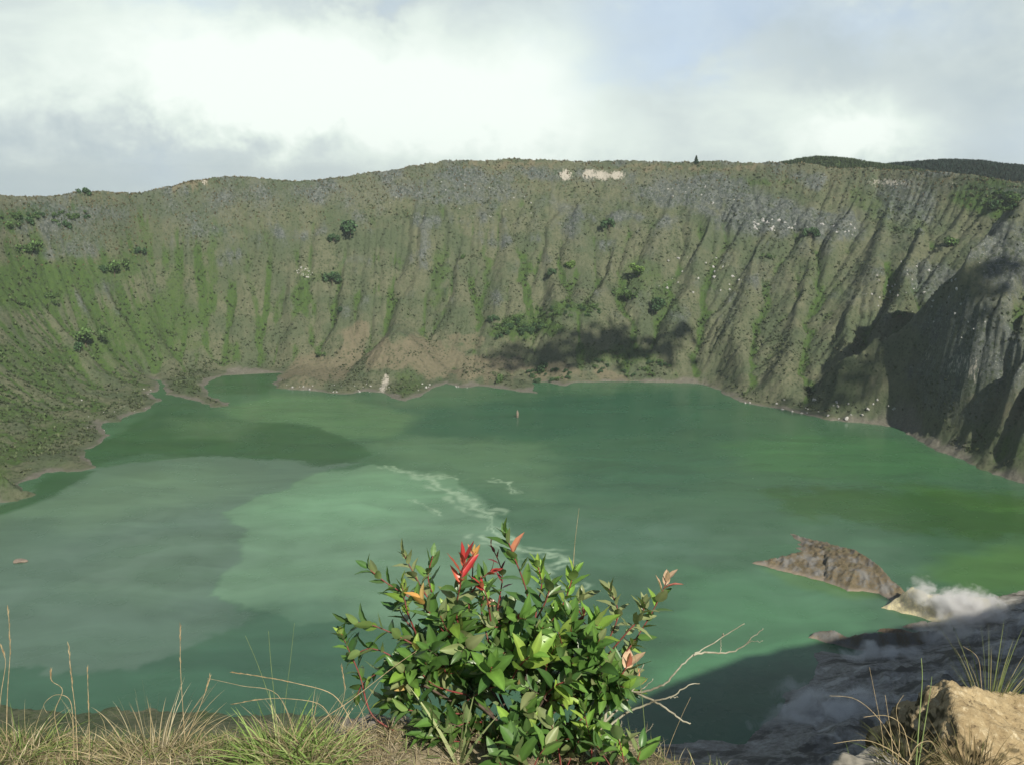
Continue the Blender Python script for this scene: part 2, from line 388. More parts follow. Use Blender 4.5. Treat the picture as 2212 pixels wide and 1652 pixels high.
TAN = [(860,770,130,40,.9),(760,740,35,45,1),(700,800,110,30,.8),(950,780,90,30,.8),(1060,790,100,22,.9),(1180,800,110,18,.8),(1320,810,60,14,.8),(1000,740,60,20,.7),(730,495,90,35,.4),(900,360,90,6,.9),(1100,358,160,7,.8),(400,406,60,8,.9),(220,440,70,8,.9),(1500,366,250,7,.8),(1800,378,150,7,.6),(2000,392,130,6,.7),(1890,830,90,35,.5),(2170,900,60,50,.6),(1600,830,60,30,.3),(850,600,60,100,.3),(1900,480,40,20,.4),(230,930,16,10,.6),(1130,740,60,20,.5)]
PALE = [(1222,384,15,12,1.1),(1275,384,20,11,1.1),(1300,385,20,11,1.0),(1332,384,20,10,1.0),(440,400,5,7,1),(660,592,20,14,.45),(1920,400,45,9,.65),(2075,800,22,26,.6),(832,826,8,12,.8),(2190,410,20,8,.4),(2050,400,20,8,.4)]
def wall_masks_raw(X, Y, Z, SD):
    la = bilin(LA, X, Y); cv = bilin(CURV, X, Y); d = bilin(DET, X, Y)
    n = fbm(X/30, Z/40+Y/60, 4, 401)
    g = sstep(2.8, 4.8, la+0.7*n)*0.85+sstep(-0.1, -1.6, cv)*0.5
    g = g+0.35*sstep(-.05, .5, n)
    az = np.degrees(np.arctan2(X, Y))
    left = sstep(-10, -24, az)
    g = g*(0.72+0.4*left)*(1-0.3*sstep(60, 130, Z)*(1-left))+left*0.35*sstep(90, 20, Z)
    g = np.maximum(g, blobs(X, Y, Z, GREEN))
    r = sstep(0.4, 2.5, d)*0.25+sstep(-.1, .5, fbm(X/30, Z/18, 4, 55))*0.45*sstep(10, 60, Z)+0.18*sstep(70, 120, Z)
    r = np.maximum(r, blobs(X, Y, Z, ROCK)*(0.75+0.5*fbm(X/5, Z/4, 3, 8)))
    t = blobs(X, Y, Z, TAN)*0.85
    beach = sstep(9, 1.5, SD+3*fbm(X/12, Y/12, 3, 66))*(Y > 330)
    hyd = (Y < 400)*sstep(-30, 10, X)*1.0
    p = blobs(X, Y, Z, PALE, 0.25)
    g = g*(1-np.clip(t, 0, 1)*0.75)*(1-beach); r = r*(1-t*0.6)
    return np.clip(np.stack([g, r, t, p], -1), 0, 1), np.stack([beach, hyd, np.zeros_like(g)], -1)
gx_ = np.arange(GX0, GX1+GS, GS); gy_ = np.arange(GY0, GY1+GS, GS); GXX, GYY = np.meshgrid(gx_, gy_)
GM1, GM2 = wall_masks_raw(GXX, GYY, land_z(GXX, GYY, False)[0], SDG)
def wall_masks(X, Y, Z, SD):
    a = np.stack([bilin(GM1[..., i], X, Y) for i in range(4)], -1); b = np.stack([bilin(GM2[..., i], X, Y) for i in range(3)], -1)
    b[..., 0] = sstep(5.0, 1.0, SD+9*fbm(X/28, Y/28, 2, 65)+3.5*fbm(X/7, Y/7, 3, 66))*(Y > 330)*0.85
    return a, b
M1, M2 = wall_masks(PX, PY, PZ, PSD)
# broken, blocky relief where the rock is bare; hummocks on the shaded near shore
rk = M1[..., 1]*sstep(5, 20, PSD)
PZ = PZ+rk*(2.6*(ridged(PX/6+PZ/9, PZ/5, 3, 951)-0.2)+1.3*fbm(PX/2.2, PZ/2.2+PY/3, 3, 953))
hm = sstep(3, 22, PSD)*(PY < 400)*sstep(-60, 20, PX)*sstep(140, 200, np.hypot(PX, PY))
PZ = PZ+hm*(3.4*(ridged(PX/24, PY/14, 4, 961)-0.15)+1.2*fbm(PX/4, PY/3, 3, 962))
keep = ~((PZ[:-1, :-1] < -2.5) & (PZ[1:, 1:] < -2.5) & (PZ[1:, :-1] < -2.5) & (PZ[:-1, 1:] < -2.5))
Vp = np.stack([PX, PY, PZ], -1).reshape(-1, 3); Fp = grid_faces(*PX.shape, keep)
Vp, Fp, Ap = compact(Vp, Fp, {'cover': M1.reshape(-1, 4), 'cover2': M2.reshape(-1, 3)})

def ground_mat(q, b, out):
    P = geo(q)
    c1 = attr(q, 'cover'); s1 = q.n('ShaderNodeSeparateColor'); q.put(s1, 0, c1.outputs['Color']); g, r, t = s1.outputs; pale = c1.outputs['Alpha']
    c2 = attr(q, 'cover2'); s2 = q.n('ShaderNodeSeparateColor'); q.put(s2, 0, c2.outputs['Color']); beach, hyd = s2.outputs[0], s2.outputs[1]
    nf = q.noise(P, 0.9, 5, 0.65); ns = q.noise(q.scalevec(P, (1, 1, .25)), 0.8, 4, 0.7); nm = q.noise(P, 0.22, 5, 0.6); nl = q.noise(P, 0.035, 4, 0.55); nx = q.noise(P, 2.6, 3, 0.7)
    base = q.mix(q.ramp(nm, 0.35, 0.65), G['dry1'], G['dry2'])
    base = q.mix(q.ramp(nl, 0.38, 0.65), base, G['dry3'])
    base = q.mix(q.ramp(nf, 0.52, 0.66, 0, 0.7), base, G['drygreen'])
    vo = q.n('ShaderNodeTexVoronoi'); q.put(vo, 'Vector', q.mix(0.25, P, q.scalevec(P, (1.05, 1.0, 1.0)))); q.put(vo, 'Scale', 0.42); q.put(vo, 'Randomness', 1.0)
    vd = q.math('ADD', vo.outputs['Distance'], q.math('MULTIPLY_ADD', nx, 0.5, -0.25))
    tuft = q.math('MULTIPLY', q.ramp(vd, 0.28, 0.42, 0.75, 0.0), q.ramp(q.noise(P, 0.07, 4, 0.6), 0.40, 0.56, 0.25, 1.0))
    gw = q.ramp(q.math('ADD', g, q.math('MULTIPLY_ADD', nf, 0.7, -0.35)), 0.30, 0.72)
    gc = q.mix(q.ramp(nm, 0.35, 0.65), G['green1'], G['green2']); gc = q.mix(q.ramp(nx, 0.45, 0.7), gc, G['green3'])
    c = q.mix(gw, base, gc)
    tufts = q.math('MULTIPLY', tuft, q.math('SUBTRACT', 1.0, q.math('MULTIPLY', hyd, 0.9)))
    tcol = q.mix(nm, G['tuft1'], G['tuft2'])
    rw = q.ramp(q.math('ADD', r, q.math('MULTIPLY_ADD', nf, 0.8, -0.4)), 0.30, 0.75, 0, 0.9)
    vr = q.n('ShaderNodeTexVoronoi'); q.put(vr, 'Vector', P); q.put(vr, 'Scale', 0.55); sr = q.n('ShaderNodeSeparateColor'); q.put(sr, 0, vr.outputs['Color'])
    rc = q.mix(q.ramp(q.math('ADD', q.math('MULTIPLY', nx, .6), q.math('MULTIPLY', sr.outputs[0], .4)), 0.3, 0.75), G['rock1'], G['rock2']); rc = q.mix(q.ramp(q.noise(P, 1.5, 2, 0.5), 0.62, 0.72), rc, G['rock3'])
    c = q.mix(rw, c, rc)
    tw = q.ramp(q.math('ADD', t, q.math('MULTIPLY_ADD', nm, 0.7, -0.35)), 0.35, 0.7, 0, 0.9)
    tc = q.mix(q.ramp(nm, 0.3, 0.7), G['tan1'], G['tan2'])
    c = q.mix(tw, c, tc)
    c = q.mix(tufts, c, tcol)
    bc = q.mix(q.ramp(nf, 0.3, 0.7), G['beach1'], G['beach2']); c = q.mix(beach, c, bc)
    hs = q.noise(q.scalevec(P, (.5, 1, 1)), 0.16, 5, 0.65, 0.5); hc = q.mix(q.ramp(nf, 0.3, 0.7), G['hyd1'], G['hyd2']); hc = q.mix(q.ramp(hs, 0.48, 0.60), hc, G['hyd3']); hc = q.mix(q.ramp(hs, 0.44, 0.34), hc, G['hyd4']); c = q.mix(hyd, c, hc)
    pw = q.ramp(q.math('ADD', pale, q.math('MULTIPLY_ADD', ns, 2.4, -1.3)), 0.35, 0.75)
    c = q.mix(pw, c, G['pale'])
    q.put(b, 'Base Color', c); q.put(b, 'Roughness', 0.95); q.put(b, 'Specular IOR Level', 0.15)
    bump(q, b, q.math('ADD', nf, q.math('MULTIPLY', nx, 0.5)), 0.6, 0.9)
G = dict(dry1=(.092,.102,.060), dry2=(.126,.130,.082), dry3=(.072,.092,.052), drygreen=(.050,.074,.032), green1=(.052,.092,.024), green2=(.040,.076,.024), green3=(.074,.114,.028),
 rock1=(.048,.060,.058), rock2=(.125,.138,.132), rock3=(.33,.35,.32), tan1=(.165,.142,.096), tan2=(.122,.114,.072), beach1=(.105,.098,.080), beach2=(.175,.165,.14), hyd1=(.25,.235,.20), hyd2=(.38,.36,.32), hyd3=(.13,.12,.10), hyd4=(.52,.50,.45), pale=(.36,.335,.285), tuft1=(.028,.042,.020), tuft2=(.044,.060,.028))
M_GROUND = mat('slope_ground', ground_mat)
o = mesh_np('crater_slope', Vp, Fp, [M_GROUND], attrs=Ap); tag(o, kind='structure')
# the rest of the crater, outside the view: same landscape on a coarser grid
xs = np.arange(-556, 577, 6.0); ys = np.arange(-56, 977, 6.0); CX, CY = np.meshgrid(xs, ys); CZ, CSD = land_z(CX, CY, False)
caz = np.degrees(np.arctan2(CX, CY)); crr = np.hypot(CX, CY)
inp = (np.abs(caz) < 51.0) & (crr > 14)
CZ = CZ-np.where(crr < 16, 2.0*sstep(16, 10, crr), 0)
k2 = ~(inp[:-1, :-1] & inp[1:, 1:] & inp[1:, :-1] & inp[:-1, 1:])
k2 &= ~((crr[:-1, :-1] < 9) | (crr[1:, 1:] < 9) | (crr[1:, :-1] < 9) | (crr[:-1, 1:] < 9))
C1, C2 = wall_masks(CX, CY, CZ, CSD)
Vc, Fc, Ac = compact(np.stack([CX, CY, CZ], -1).reshape(-1, 3), grid_faces(*CX.shape, k2), {'cover': C1.reshape(-1, 4), 'cover2': C2.reshape(-1, 3)})
o = mesh_np('crater_slope', Vc, Fc, [M_GROUND], attrs=Ac); tag(o, kind='structure')

# country beyond the crater, reaching the horizon, and the wooded hills at right
th = np.radians(np.arange(0, 360, 3)); rr = np.array([470, 560, 700, 1000, 1600, 2400, 3200.])
TT, RR = np.meshgrid(th, rr); X = RR*np.sin(TT)+10; Y = 450+RR*np.cos(TT)
Z = np.interp(RR, [470, 560, 700, 1000, 1600, 2400, 3200], [60, 55, 40, 0, -90, -190, -300])+fbm(X/300, Y/300, 3, 7)*20*(RR > 480)
V = np.stack([X, Y, Z], -1).reshape(-1, 3); n = len(th)
F = np.array([[i*n+j, i*n+(j+1) % n, (i+1)*n+(j+1) % n, (i+1)*n+j] for i in range(len(rr)-1) for j in range(n)])[:, ::-1]
cv = np.zeros((len(V), 4)); cv[:, 0] = 0.8
o = mesh_np('outer_land', V, F, [M_GROUND], attrs={'cover': cv, 'cover2': np.zeros((len(V), 3))}); tag(o, kind='structure')

# ---- distant hills: skyline given at a real range
def hill(name, pts, rng, depth, mats, seed, green):
    px = np.array([p[0] for p in pts]); py = np.array([p[1] for p in pts])
    u = np.linspace(px[0], px[-1], 260); v = np.interp(u, px, py)
    v = np.convolve(np.pad(v, 5, mode='edge'), np.ones(11)/11, 'valid')
    tops = np.array([at_range(a, b, rng) for a, b in zip(u, v)])
    s = np.linspace(-1, 1, 90)
    X = tops[:, 0][None]*(1+s[:, None]*depth/rng); Y = tops[:, 1][None]*(1+s[:, None]*depth/rng)
    Z = 60+(tops[:, 2][None]-60)*np.cos(s[:, None]*1.45)**1.0
    Z = Z+fbm(X/40, Y/40, 3, seed)*5*(np.abs(s[:, None])) + 0.8*fbm(X/9, Y/9, 2, seed)
    cv = np.zeros(Z.shape+(4,)); cv[..., 0] = green+0.6*fbm(X/50, Y/70, 3, seed+4)
    o = mesh_np(name, np.stack([X, Y, Z], -1).reshape(-1, 3), grid_faces(*Z.shape), mats, attrs={'cover': np.clip(cv, 0, 1).reshape(-1, 4), 'cover2': np.zeros((Z.size, 3))})
    return tag(o, kind='structure'), (X, Y, Z)
hill_a, HA = hill('hill', [(1560,372),(1640,364),(1690,355),(1740,345),(1775,342),(1830,347),(1900,358),(1960,366),(2040,380)], 1020, 110, [M_GROUND], 3, 0.75)
hill_b, HB = hill('hill', [(1840,380),(1900,366),(1930,360),(1990,356),(2060,352),(2120,356),(2160,362),(2212,366),(2300,372),(2420,368)], 1120, 120, [M_GROUND], 9, 1.0)

# ---------------------------------------------------------------- tussocks, scrub and forest canopy too many to count
def blob_cloud(name, P, rad, hgt, tint, m, rng, seg=5):
    """many small leafy tufts as one mesh: each a ragged crown of tilted blades"""
    n = len(P); k = seg
    a = rng.random((n, k))*6.283; out = rng.uniform(0.5, 1.0, (n, k)); up = rng.uniform(0.55, 1.0, (n, k))
    ca, sa = np.cos(a), np.sin(a); w = rng.uniform(0.35, 0.6, (n, k))
    b0 = np.stack([P[:, None, 0]-sa*w*rad[:, None]+0*ca, P[:, None, 1]+ca*w*rad[:, None], np.repeat(P[:, None, 2], k, 1)-0.1*hgt[:, None]], -1)
    b1 = np.stack([P[:, None, 0]+sa*w*rad[:, None], P[:, None, 1]-ca*w*rad[:, None], np.repeat(P[:, None, 2], k, 1)-0.1*hgt[:, None]], -1)
    tp = np.stack([P[:, None, 0]+ca*out*rad[:, None], P[:, None, 1]+sa*out*rad[:, None], P[:, None, 2]+up*hgt[:, None]], -1)
    tq = tp+np.stack([sa*w*rad[:, None]*0.9, -ca*w*rad[:, None]*0.9, -0.25*hgt[:, None]*np.ones((n, k))], -1)
    V = np.stack([b0, b1, tq, tp], 2).reshape(-1, 3); F = np.arange(len(V)).reshape(-1, 4)
    T = np.repeat(tint, k*4, 0)*np.repeat(rng.uniform(0.75, 1.25, (n*k, 1)), 4, 0)
    return mesh_np(name, V, F, [m], smooth=False, attrs={'tint': T})
def tint_mat(rough=0.8, spec=0.2, trans=0.0):
    def f(q, b, out):
        a = attr(q, 'tint'); nn = q.noise(geo(q), 3.0, 2)
        c = q.mix(0.35, a.outputs['Color'], q.mix(nn, (0, 0, 0), (1, 1, 1)), 'SOFT_LIGHT')
        q.put(b, 'Base Color', c); q.put(b, 'Roughness', rough); q.put(b, 'Specular IOR Level', spec)
    return f
M_TUFT = mat('tuft_blades', tint_mat())
rng = np.random.default_rng(12)
def scatter(nn):
    """random land points weighted by ground seen face-on from the crater"""
    r = np.sqrt(rng.uniform(330**2, 900**2, nn)); a = np.radians(rng.uniform(-40, 36, nn)); r = np.where(rng.random(nn) < .75, rng.uniform(560, 900, nn), r)
    X = r*np.sin(a); Y = r*np.cos(a); Z, SD = land_z(X, Y)
    return X, Y, Z, SD
X, Y, Z, SD = scatter(82000)
m1, m2 = wall_masks(X, Y, Z, SD)
dens = 0.34+1.2*fbm(X/26, Z/22, 4, 600)+0.25*m1[:, 0]-0.55*m1[:, 2]*(Z < 120)-0.4*m1[:, 3]-0.25*m1[:, 1]
ok = (SD > 5) & (rng.random(len(X)) < dens) & (np.hypot(X, Y-430) < 640)
X, Y, Z, m1 = X[ok][:34000], Y[ok][:34000], Z[ok][:34000], m1[ok][:34000]
sz = rng.uniform(0.6, 1.3, len(X))*(1+0.8*m1[:, 0]*(rng.random(len(X)) < .35))
dark = rng.random(len(X))
cA = np.array([.046, .062, .030]); cB = np.array([.105, .118, .066]); cG = np.array([.062, .105, .032])
tn = cA+(cB-cA)*dark[:, None]**2; tn = tn+(cG-tn)*np.clip(m1[:, :1]*0.9, 0, 1)*rng.random((len(X), 1))
o = blob_cloud('scrub', np.stack([X, Y, Z], -1), sz, sz*1.3, tn, M_TUFT, rng); tag(o, kind='stuff', label='low scrub and grass tufts dotted over the crater walls', cat='scrub')
# tussocks along the rim, showing against the sky
t_ = rng.random(5200); i_ = t_*(len(SKY_PX)-1); i0 = i_.astype(int); fr = i_-i0
rp = rim[:len(SKY_PX)]; X = rp[i0, 0]*(1-fr)+rp[i0+1, 0]*fr; Y = rp[i0, 1]*(1-fr)+rp[i0+1, 1]*fr; k = 1+rng.normal(0, 0.010, len(X)); X *= k; Y *= k
Z, SD = land_z(X, Y); sz = rng.uniform(0.4, 1.15, len(X))
tn = np.array([.10, .085, .05])+rng.random((len(X), 1))*np.array([.07, .055, .02])
o = blob_cloud('rim_tussock', np.stack([X, Y, Z], -1), sz, sz*1.6, tn, M_TUFT, rng); tag(o, kind='stuff', label='brown tussocks along the far crater rim', cat='grass')
# woods on the two hills beyond the rim
def wood(H, n, tcol, name, label, smin, smax, c0=0, c1=1.0):
    X, Y, Z = H; i = rng.integers(20, X.shape[0]//2+6, n); j = (rng.uniform(c0, c1, n)*(X.shape[1]-1)).astype(int)
    P = np.stack([X[i, j], Y[i, j], Z[i, j]], -1)+np.stack([rng.normal(0, 1.2, n), rng.normal(0, 1.2, n), np.zeros(n)], -1)
    s = rng.uniform(smin, smax, n)
    o = blob_cloud(name, P, s*0.75, s*1.9, np.array(tcol)*rng.uniform(.7, 1.3, (n, 1)), M_TUFT, rng, 9); tag(o, kind='stuff', label=label, cat='forest')
wood(HA, 5000, (.040, .062, .026), 'hill_scrub', 'green scrub covering the rounded hill behind the rim', 1.0, 1.9)
wood(HB, 9000, (.014, .028, .022), 'hill_forest', 'dark forest covering the far hill at right', 1.5, 3.0)
# ---------------------------------------------------------------- lake
def plan(pts): return np.array([on_level(*p) for p in pts])
DK = (.030,.095,.040); DKT = (.030,.105,.065); MID = (.056,.135,.075); GREY = (.100,.168,.132); MINT = (.14,.25,.165); OLV = (.036,.10,.022); YG = (.085,.19,.06); LG = (.085,.22,.115); TEAL = (.045,.115,.075)
# (outline of a patch of cloudy or clear water or painted reflection, colour, edge softness m, strength, edge wobble)
PATCH = [
 ([(-900,1340),(800,1380),(1100,1500),(1200,1700),(-900,1700)], TEAL, 40, .8, 8),
 ([(600,862),(900,880),(1500,835),(1560,870),(1500,930),(1200,950),(900,950),(700,905)], DKT, 30, .9, 10),
 ([(430,800),(640,800),(600,840),(560,850),(440,850)], DK, 14, .8, 3),  # far-left bay: the wall's dark reflection painted into the water colour
 ([(480,885),(600,850),(760,860),(900,900),(860,940),(760,945),(640,915),(520,905)], (.10,.20,.10), 18, .8, 6),
 ([(-1100,1130),(0,1085),(210,1008),(430,984),(780,998),(700,1022),(482,1104),(542,1150),(505,1215),(455,1280),(560,1330),(300,1440),(-1100,1500)], GREY, 4, .95, 7),
 ([(0,1110),(250,1020),(430,1000),(560,1050),(400,1100),(200,1140)], (.14,.235,.155), 40, .6, 8),
 ([(300,1160),(520,1140),(540,1160),(505,1215),(450,1280),(300,1320),(150,1260)], (.095,.165,.115), 25, .8, 6),
 ([(482,1104),(700,1022),(800,1004),(950,1020),(1060,1090),(1120,1170),(1180,1300),(900,1350),(650,1345),(455,1285),(505,1215),(542,1150)], MINT, 4, .9, 7),
 ([(560,1100),(700,1040),(850,1020),(980,1060),(850,1130),(640,1150)], (.17,.33,.205), 45, .8, 8),
 ([(540,1300),(700,1290),(820,1380),(640,1480),(430,1480)], TEAL, 25, .6, 8),
 ([(90,990),(230,950),(350,880),(420,900),(640,915),(730,940),(815,975),(780,993),(700,1004),(560,990),(430,984),(300,978),(190,1010)], DK, 7, .95, 6),
 ([(330,855),(345,835),(430,862),(480,900),(300,930)], (.03,.09,.05), 14, .7, 3),
 ([(-60,1110),(66,1072),(100,1022),(205,1016),(120,1070),(0,1112)], DK, 6, .9, 3),
 ([(360,905),(560,905),(520,950),(400,945)], (.085,.165,.09), 22, .7, 6),
 ([(800,960),(900,940),(1150,960),(1250,1000),(1180,1080),(1000,1040),(880,1010)], (.10,.195,.115), 25, .8, 9),
 ([(1200,930),(1560,900),(1640,940),(1500,1060),(1250,1080),(1180,1010)], DKT, 40, .6, 12),
 ([(1560,960),(1750,930),(2000,960),(2100,1010),(1900,1040),(1650,1020)], (.060,.17,.07), 30, .7, 10),
 ([(1650,1060),(1850,1050),(2212,1080),(2300,1160),(2100,1170),(1850,1130),(1700,1110)], OLV, 18, .85, 12),
 ([(1900,1040),(2200,1070),(2300,1110),(2100,1100)], (.06,.15,.035), 18, .6, 10),
 ([(2050,1200),(2300,1160),(2400,1280),(2100,1280),(1980,1240)], YG, 18, .8, 8),
 ([(1240,1120),(1500,1130),(1500,1200),(1300,1210)], (.075,.16,.11), 22, .7, 8),
 ([(1480,1230),(1700,1240),(1850,1290),(1900,1370),(1700,1390),(1450,1370)], LG, 22, .6, 8),
 ([(1640,1225),(1800,1250),(1900,1285),(1850,1300),(1700,1262)], YG, 7, .8, 4),
 ([(1400,1420),(1760,1375),(1780,1420),(1600,1440),(1400,1480)], (.10,.26,.14), 16, .7, 6),
]
STREAK = [([(920,1028),(940,1040),(960,1055),(990,1068),(1010,1085),(1045,1100),(1065,1110)], 2.2),([(925,1030),(960,1028),(990,1035)], 1.2),([(1065,1035),(1100,1045),(1108,1062)], .9),
 ([(1040,1160),(1100,1180),(1150,1196),(1215,1200),(1222,1208),(1180,1222),(1190,1240)], 2.0),([(1190,1240),(1215,1260),(1250,1265)], 1.4),([(830,1005),(880,1020),(925,1030)], 1.0),([(880,1080),(930,1095),(945,1110)], 0.7),([(1060,1115),(1075,1150),(1120,1165)],1.0)]
az = np.radians(np.linspace(-50, 50, 1000)); r = np.concatenate([np.arange(205, 420, 1.1), np.arange(420, 765, 1.0)])
A_, R_ = np.meshgrid(az, r); WX = R_*np.sin(A_); WY = R_*np.cos(A_)
wsd = bilin(SDG, WX, WY)
fx = WX+9*fbm(WX/40, WY/40, 3, 701); fy = WY+14*fbm(WX/40+4, WY/40, 3, 702)
C = np.zeros(WX.shape+(3,)); C[:] = MID
NX = fbm(WX/22, WY/22, 4, 711)+0.35*fbm(WX/5, WY/5, 3, 713); NY = fbm(WX/22+7, WY/22, 4, 712)+0.35*fbm(WX/5, WY/5+3, 3, 714)
for pts, colr, soft, amt, wob in PATCH:
    P = plan(pts); ex = WX+wob*NX; ey = WY+wob*1.4*NY
    d, _ = seg_dist(ex, ey, P); d = np.where(inside(ex, ey, P), d, -d)
    w = (sstep(-soft*0.5, soft*0.5, d)*amt)[..., None]; C = C*(1-w)+np.array(colr)*w
st = fbm(fx/70, fy/16, 5, 720); st2 = fbm(fx/30+st*1.5, fy/7, 4, 721)
C = C*(1+0.26*st[..., None]+0.16*st2[..., None])
foam = np.zeros(WX.shape)
sx = WX+5*fbm(WX/13, WY/13, 3, 731)+2.2*fbm(WX/4.5, WY/4.5, 2, 733); sy = WY+7*fbm(WX/13, WY/13+5, 3, 732)+3*fbm(WX/4.5+3, WY/4.5, 2, 734)
for pts, w in STREAK:
    P = plan(pts); d, _ = seg_dist(sx, sy, P, closed=False)
    foam = np.maximum(foam, np.exp(-(d/(w*.8))**2)*(0.65+0.5*fbm(WX/6, WY/6, 2, 740)))
    foam = np.maximum(foam, 0.55*np.exp(-((d-w*2.6)/(w*0.8))**2)*sstep(-.1, .3, fbm(WX/12, WY/12, 2, 741)))
foam = np.clip(foam, 0, 1)[..., None]*0.95
C = C*(1-foam)+np.array((.42,.55,.42))*foam
def water_mat(q, b, out):
    a = attr(q, 'turbid_reflect'); P = geo(q)
    n = q.noise(q.scalevec(P, (1.0, 1.0, 1.0)), 0.5, 4, 0.6); nb = q.noise(P, 0.05, 4, 0.5)
    c = q.mix(q.ramp(nb, 0.3, 0.7, 0.0, 0.12), a.outputs['Color'], (.02,.05,.03))
    q.put(b, 'Base Color', c); q.put(b, 'Roughness', q.ramp(nb, 0.3, 0.7, 0.16, 0.30)); q.put(b, 'IOR', 1.33); q.put(b, 'Specular IOR Level', 0.5)
    bump(q, b, n, 0.25, 0.25)
C = C*np.array([.84, .88, .80])
M_WATER = mat('lake_water', water_mat)
h, w_ = WX.shape; kk = (wsd[:-1, :-1] < 6) | (wsd[1:, 1:] < 6)
Vw, Fw, Aw = compact(np.stack([WX, WY, np.zeros_like(WX)], -1).reshape(-1, 3), grid_faces(h, w_, kk), {'turbid_reflect': C.reshape(-1, 3)})
o = mesh_np('water', Vw, Fw[:, ::-1] if False else Fw, [M_WATER], attrs=Aw); tag(o, kind='structure')
# ---------------------------------------------------------------- rocky spits and sulphur mound at the near shore
def islet(name, outline_px, peaks, zmax, slope, cover, step=0.45, seed=1, rough=0.7, hyd=0.0, label=None):
    """a small landform with its own fine surface: outline on the water, ridge line with heights"""
    P = plan(outline_px); x0, y0 = P.min(0)-3; x1, y1 = P.max(0)+3
    X, Y = np.meshgrid(np.arange(x0, x1, step), np.arange(y0, y1, step))
    ex = X+0.9*fbm(X/4, Y/4, 3, seed); ey = Y+1.2*fbm(X/4+3, Y/4, 3, seed+1)
    d, _ = seg_dist(ex, ey, P); sd = np.where(inside(ex, ey, P), d, -d)
    R_ = np.array([(*on_level(a, b), h) for a, b, h in peaks]); dr, zr = seg_dist(X+1.5*fbm(X/9, Y/9, 2, seed+7), Y, R_, R_[:, 2], closed=False)
    z = zr*np.clip(sd/(sd+dr+1e-6), 0, 1)**slope*zmax
    m = sstep(0, 2.5, sd)
    z = z+m*rough*(1.3*ridged(X/4.5, Y/9, 4, seed+2)-0.6+0.6*fbm(X/1.3, Y/1.3, 3, seed+3)); z = np.where(sd > 0, np.maximum(z, 0.04+0.12*np.minimum(sd, 1.5)), np.maximum(sd*0.8, -2))
    cv = np.zeros(X.shape+(4,)); cv[:] = cover; cv[..., 1] += 0.5*fbm(X/5, Y/5, 3, seed+5); cv[..., 0] += 0.6*fbm(X/6, Y/6, 3, seed+6)*sstep(2, 6, z)
    c2 = np.zeros(X.shape+(3,)); c2[..., 0] = sstep(1.1, 0.3, z)*0.8; c2[..., 1] = hyd
    keep = (sd[:-1, :-1] > -2.5) | (sd[1:, 1:] > -2.5)
    V, F, A = compact(np.stack([X, Y, z], -1).reshape(-1, 3), grid_faces(*X.shape, keep), {'cover': np.clip(cv, 0, 1).reshape(-1, 4), 'cover2': c2.reshape(-1, 3)})
    return tag(mesh_np(name, V, F, [M_ISLE], attrs=A), kind='structure', label=label)
def isle_mat(q, b, out):
    P = geo(q); c1 = attr(q, 'cover'); s1 = q.n('ShaderNodeSeparateColor'); q.put(s1, 0, c1.outputs['Color']); g, r, t = s1.outputs; pale = c1.outputs['Alpha']
    c2 = attr(q, 'cover2'); s2 = q.n('ShaderNodeSeparateColor'); q.put(s2, 0, c2.outputs['Color']); beach, hyd = s2.outputs[0], s2.outputs[1]
    nf = q.noise(q.scalevec(P, (1, 1, 0.5)), 1.6, 5, 0.65); nm = q.noise(P, 0.5, 4, 0.6); nx = q.noise(P, 5, 3, 0.7)
    c = q.mix(q.ramp(nf, 0.35, 0.65), (.17,.135,.085), (.10,.085,.05))
    c = q.mix(q.ramp(q.math('ADD', g, q.math('MULTIPLY_ADD', nf, .8, -.4)), .35, .7), c, (.085,.10,.035))
    c = q.mix(q.ramp(q.math('ADD', r, q.math('MULTIPLY_ADD', nf, .8, -.4)), .35, .7), c, q.mix(nx, (.12,.12,.115), (.24,.235,.22)))
    c = q.mix(q.ramp(q.math('ADD', t, q.math('MULTIPLY_ADD', nm, .8, -.4)), .35, .7), c, q.mix(q.ramp(nf, .35, .65), (.22,.15,.09), (.15,.10,.06)))
    c = q.mix(q.math('MULTIPLY', beach, .8), c, (.30,.25,.20))
    c = q.mix(q.ramp(q.math('ADD', pale, q.math('MULTIPLY_ADD', nf, .9, -.45)), .35, .6), c, q.mix(q.ramp(nf, .4, .6), (.55,.50,.30), (.42,.38,.27)))
    c = q.mix(hyd, c, q.mix(nf, (.10,.09,.08), (.19,.17,.155)))
    q.put(b, 'Base Color', c); q.put(b, 'Roughness', .95); q.put(b, 'Specular IOR Level', .15); bump(q, b, q.math('ADD', nf, nx), .7, .35)
M_ISLE = mat('spit_rock', isle_mat)
islet('rocky_spit', [(1622,1215),(1665,1226),(1720,1240),(1745,1246),(1787,1258),(1812,1266),(1833,1277),(1860,1276),(1897,1281),(1933,1301),(1950,1294),(1962,1283),(1925,1260),(1882,1228),(1856,1204),(1800,1180),(1765,1172),(1735,1162),(1706,1151),(1716,1162),(1738,1175),(1722,1174),(1738,1184),(1718,1183),(1740,1192),(1759,1199),(1700,1207),(1660,1211)],
 [(1650,1217,.9),(1720,1213,2.6),(1780,1205,3.6),(1840,1222,4.8),(1885,1250,4.4),(1925,1274,2.4),(1955,1284,.8)], 1.5, 0.62, (0.30, 0.45, 0.25, 0.0), seed=21, rough=1.0, label='bird-shaped rocky spit reaching into the green lake')
islet('sulphur_mound', [(1904,1312),(1940,1320),(1991,1333),(2010,1340),(2050,1352),(2110,1345),(2150,1318),(2140,1296),(2080,1290),(2020,1290),(1975,1288),(1945,1299)],
 [(1925,1309,1.2),(1965,1302,4.2),(2000,1312,3.4),(2050,1318,3.0),(2110,1312,2)], 1.5, 0.62, (0, .35, 0, .85), seed=41, rough=1.0, label='pale yellow sulphur mound beside the steam vents')
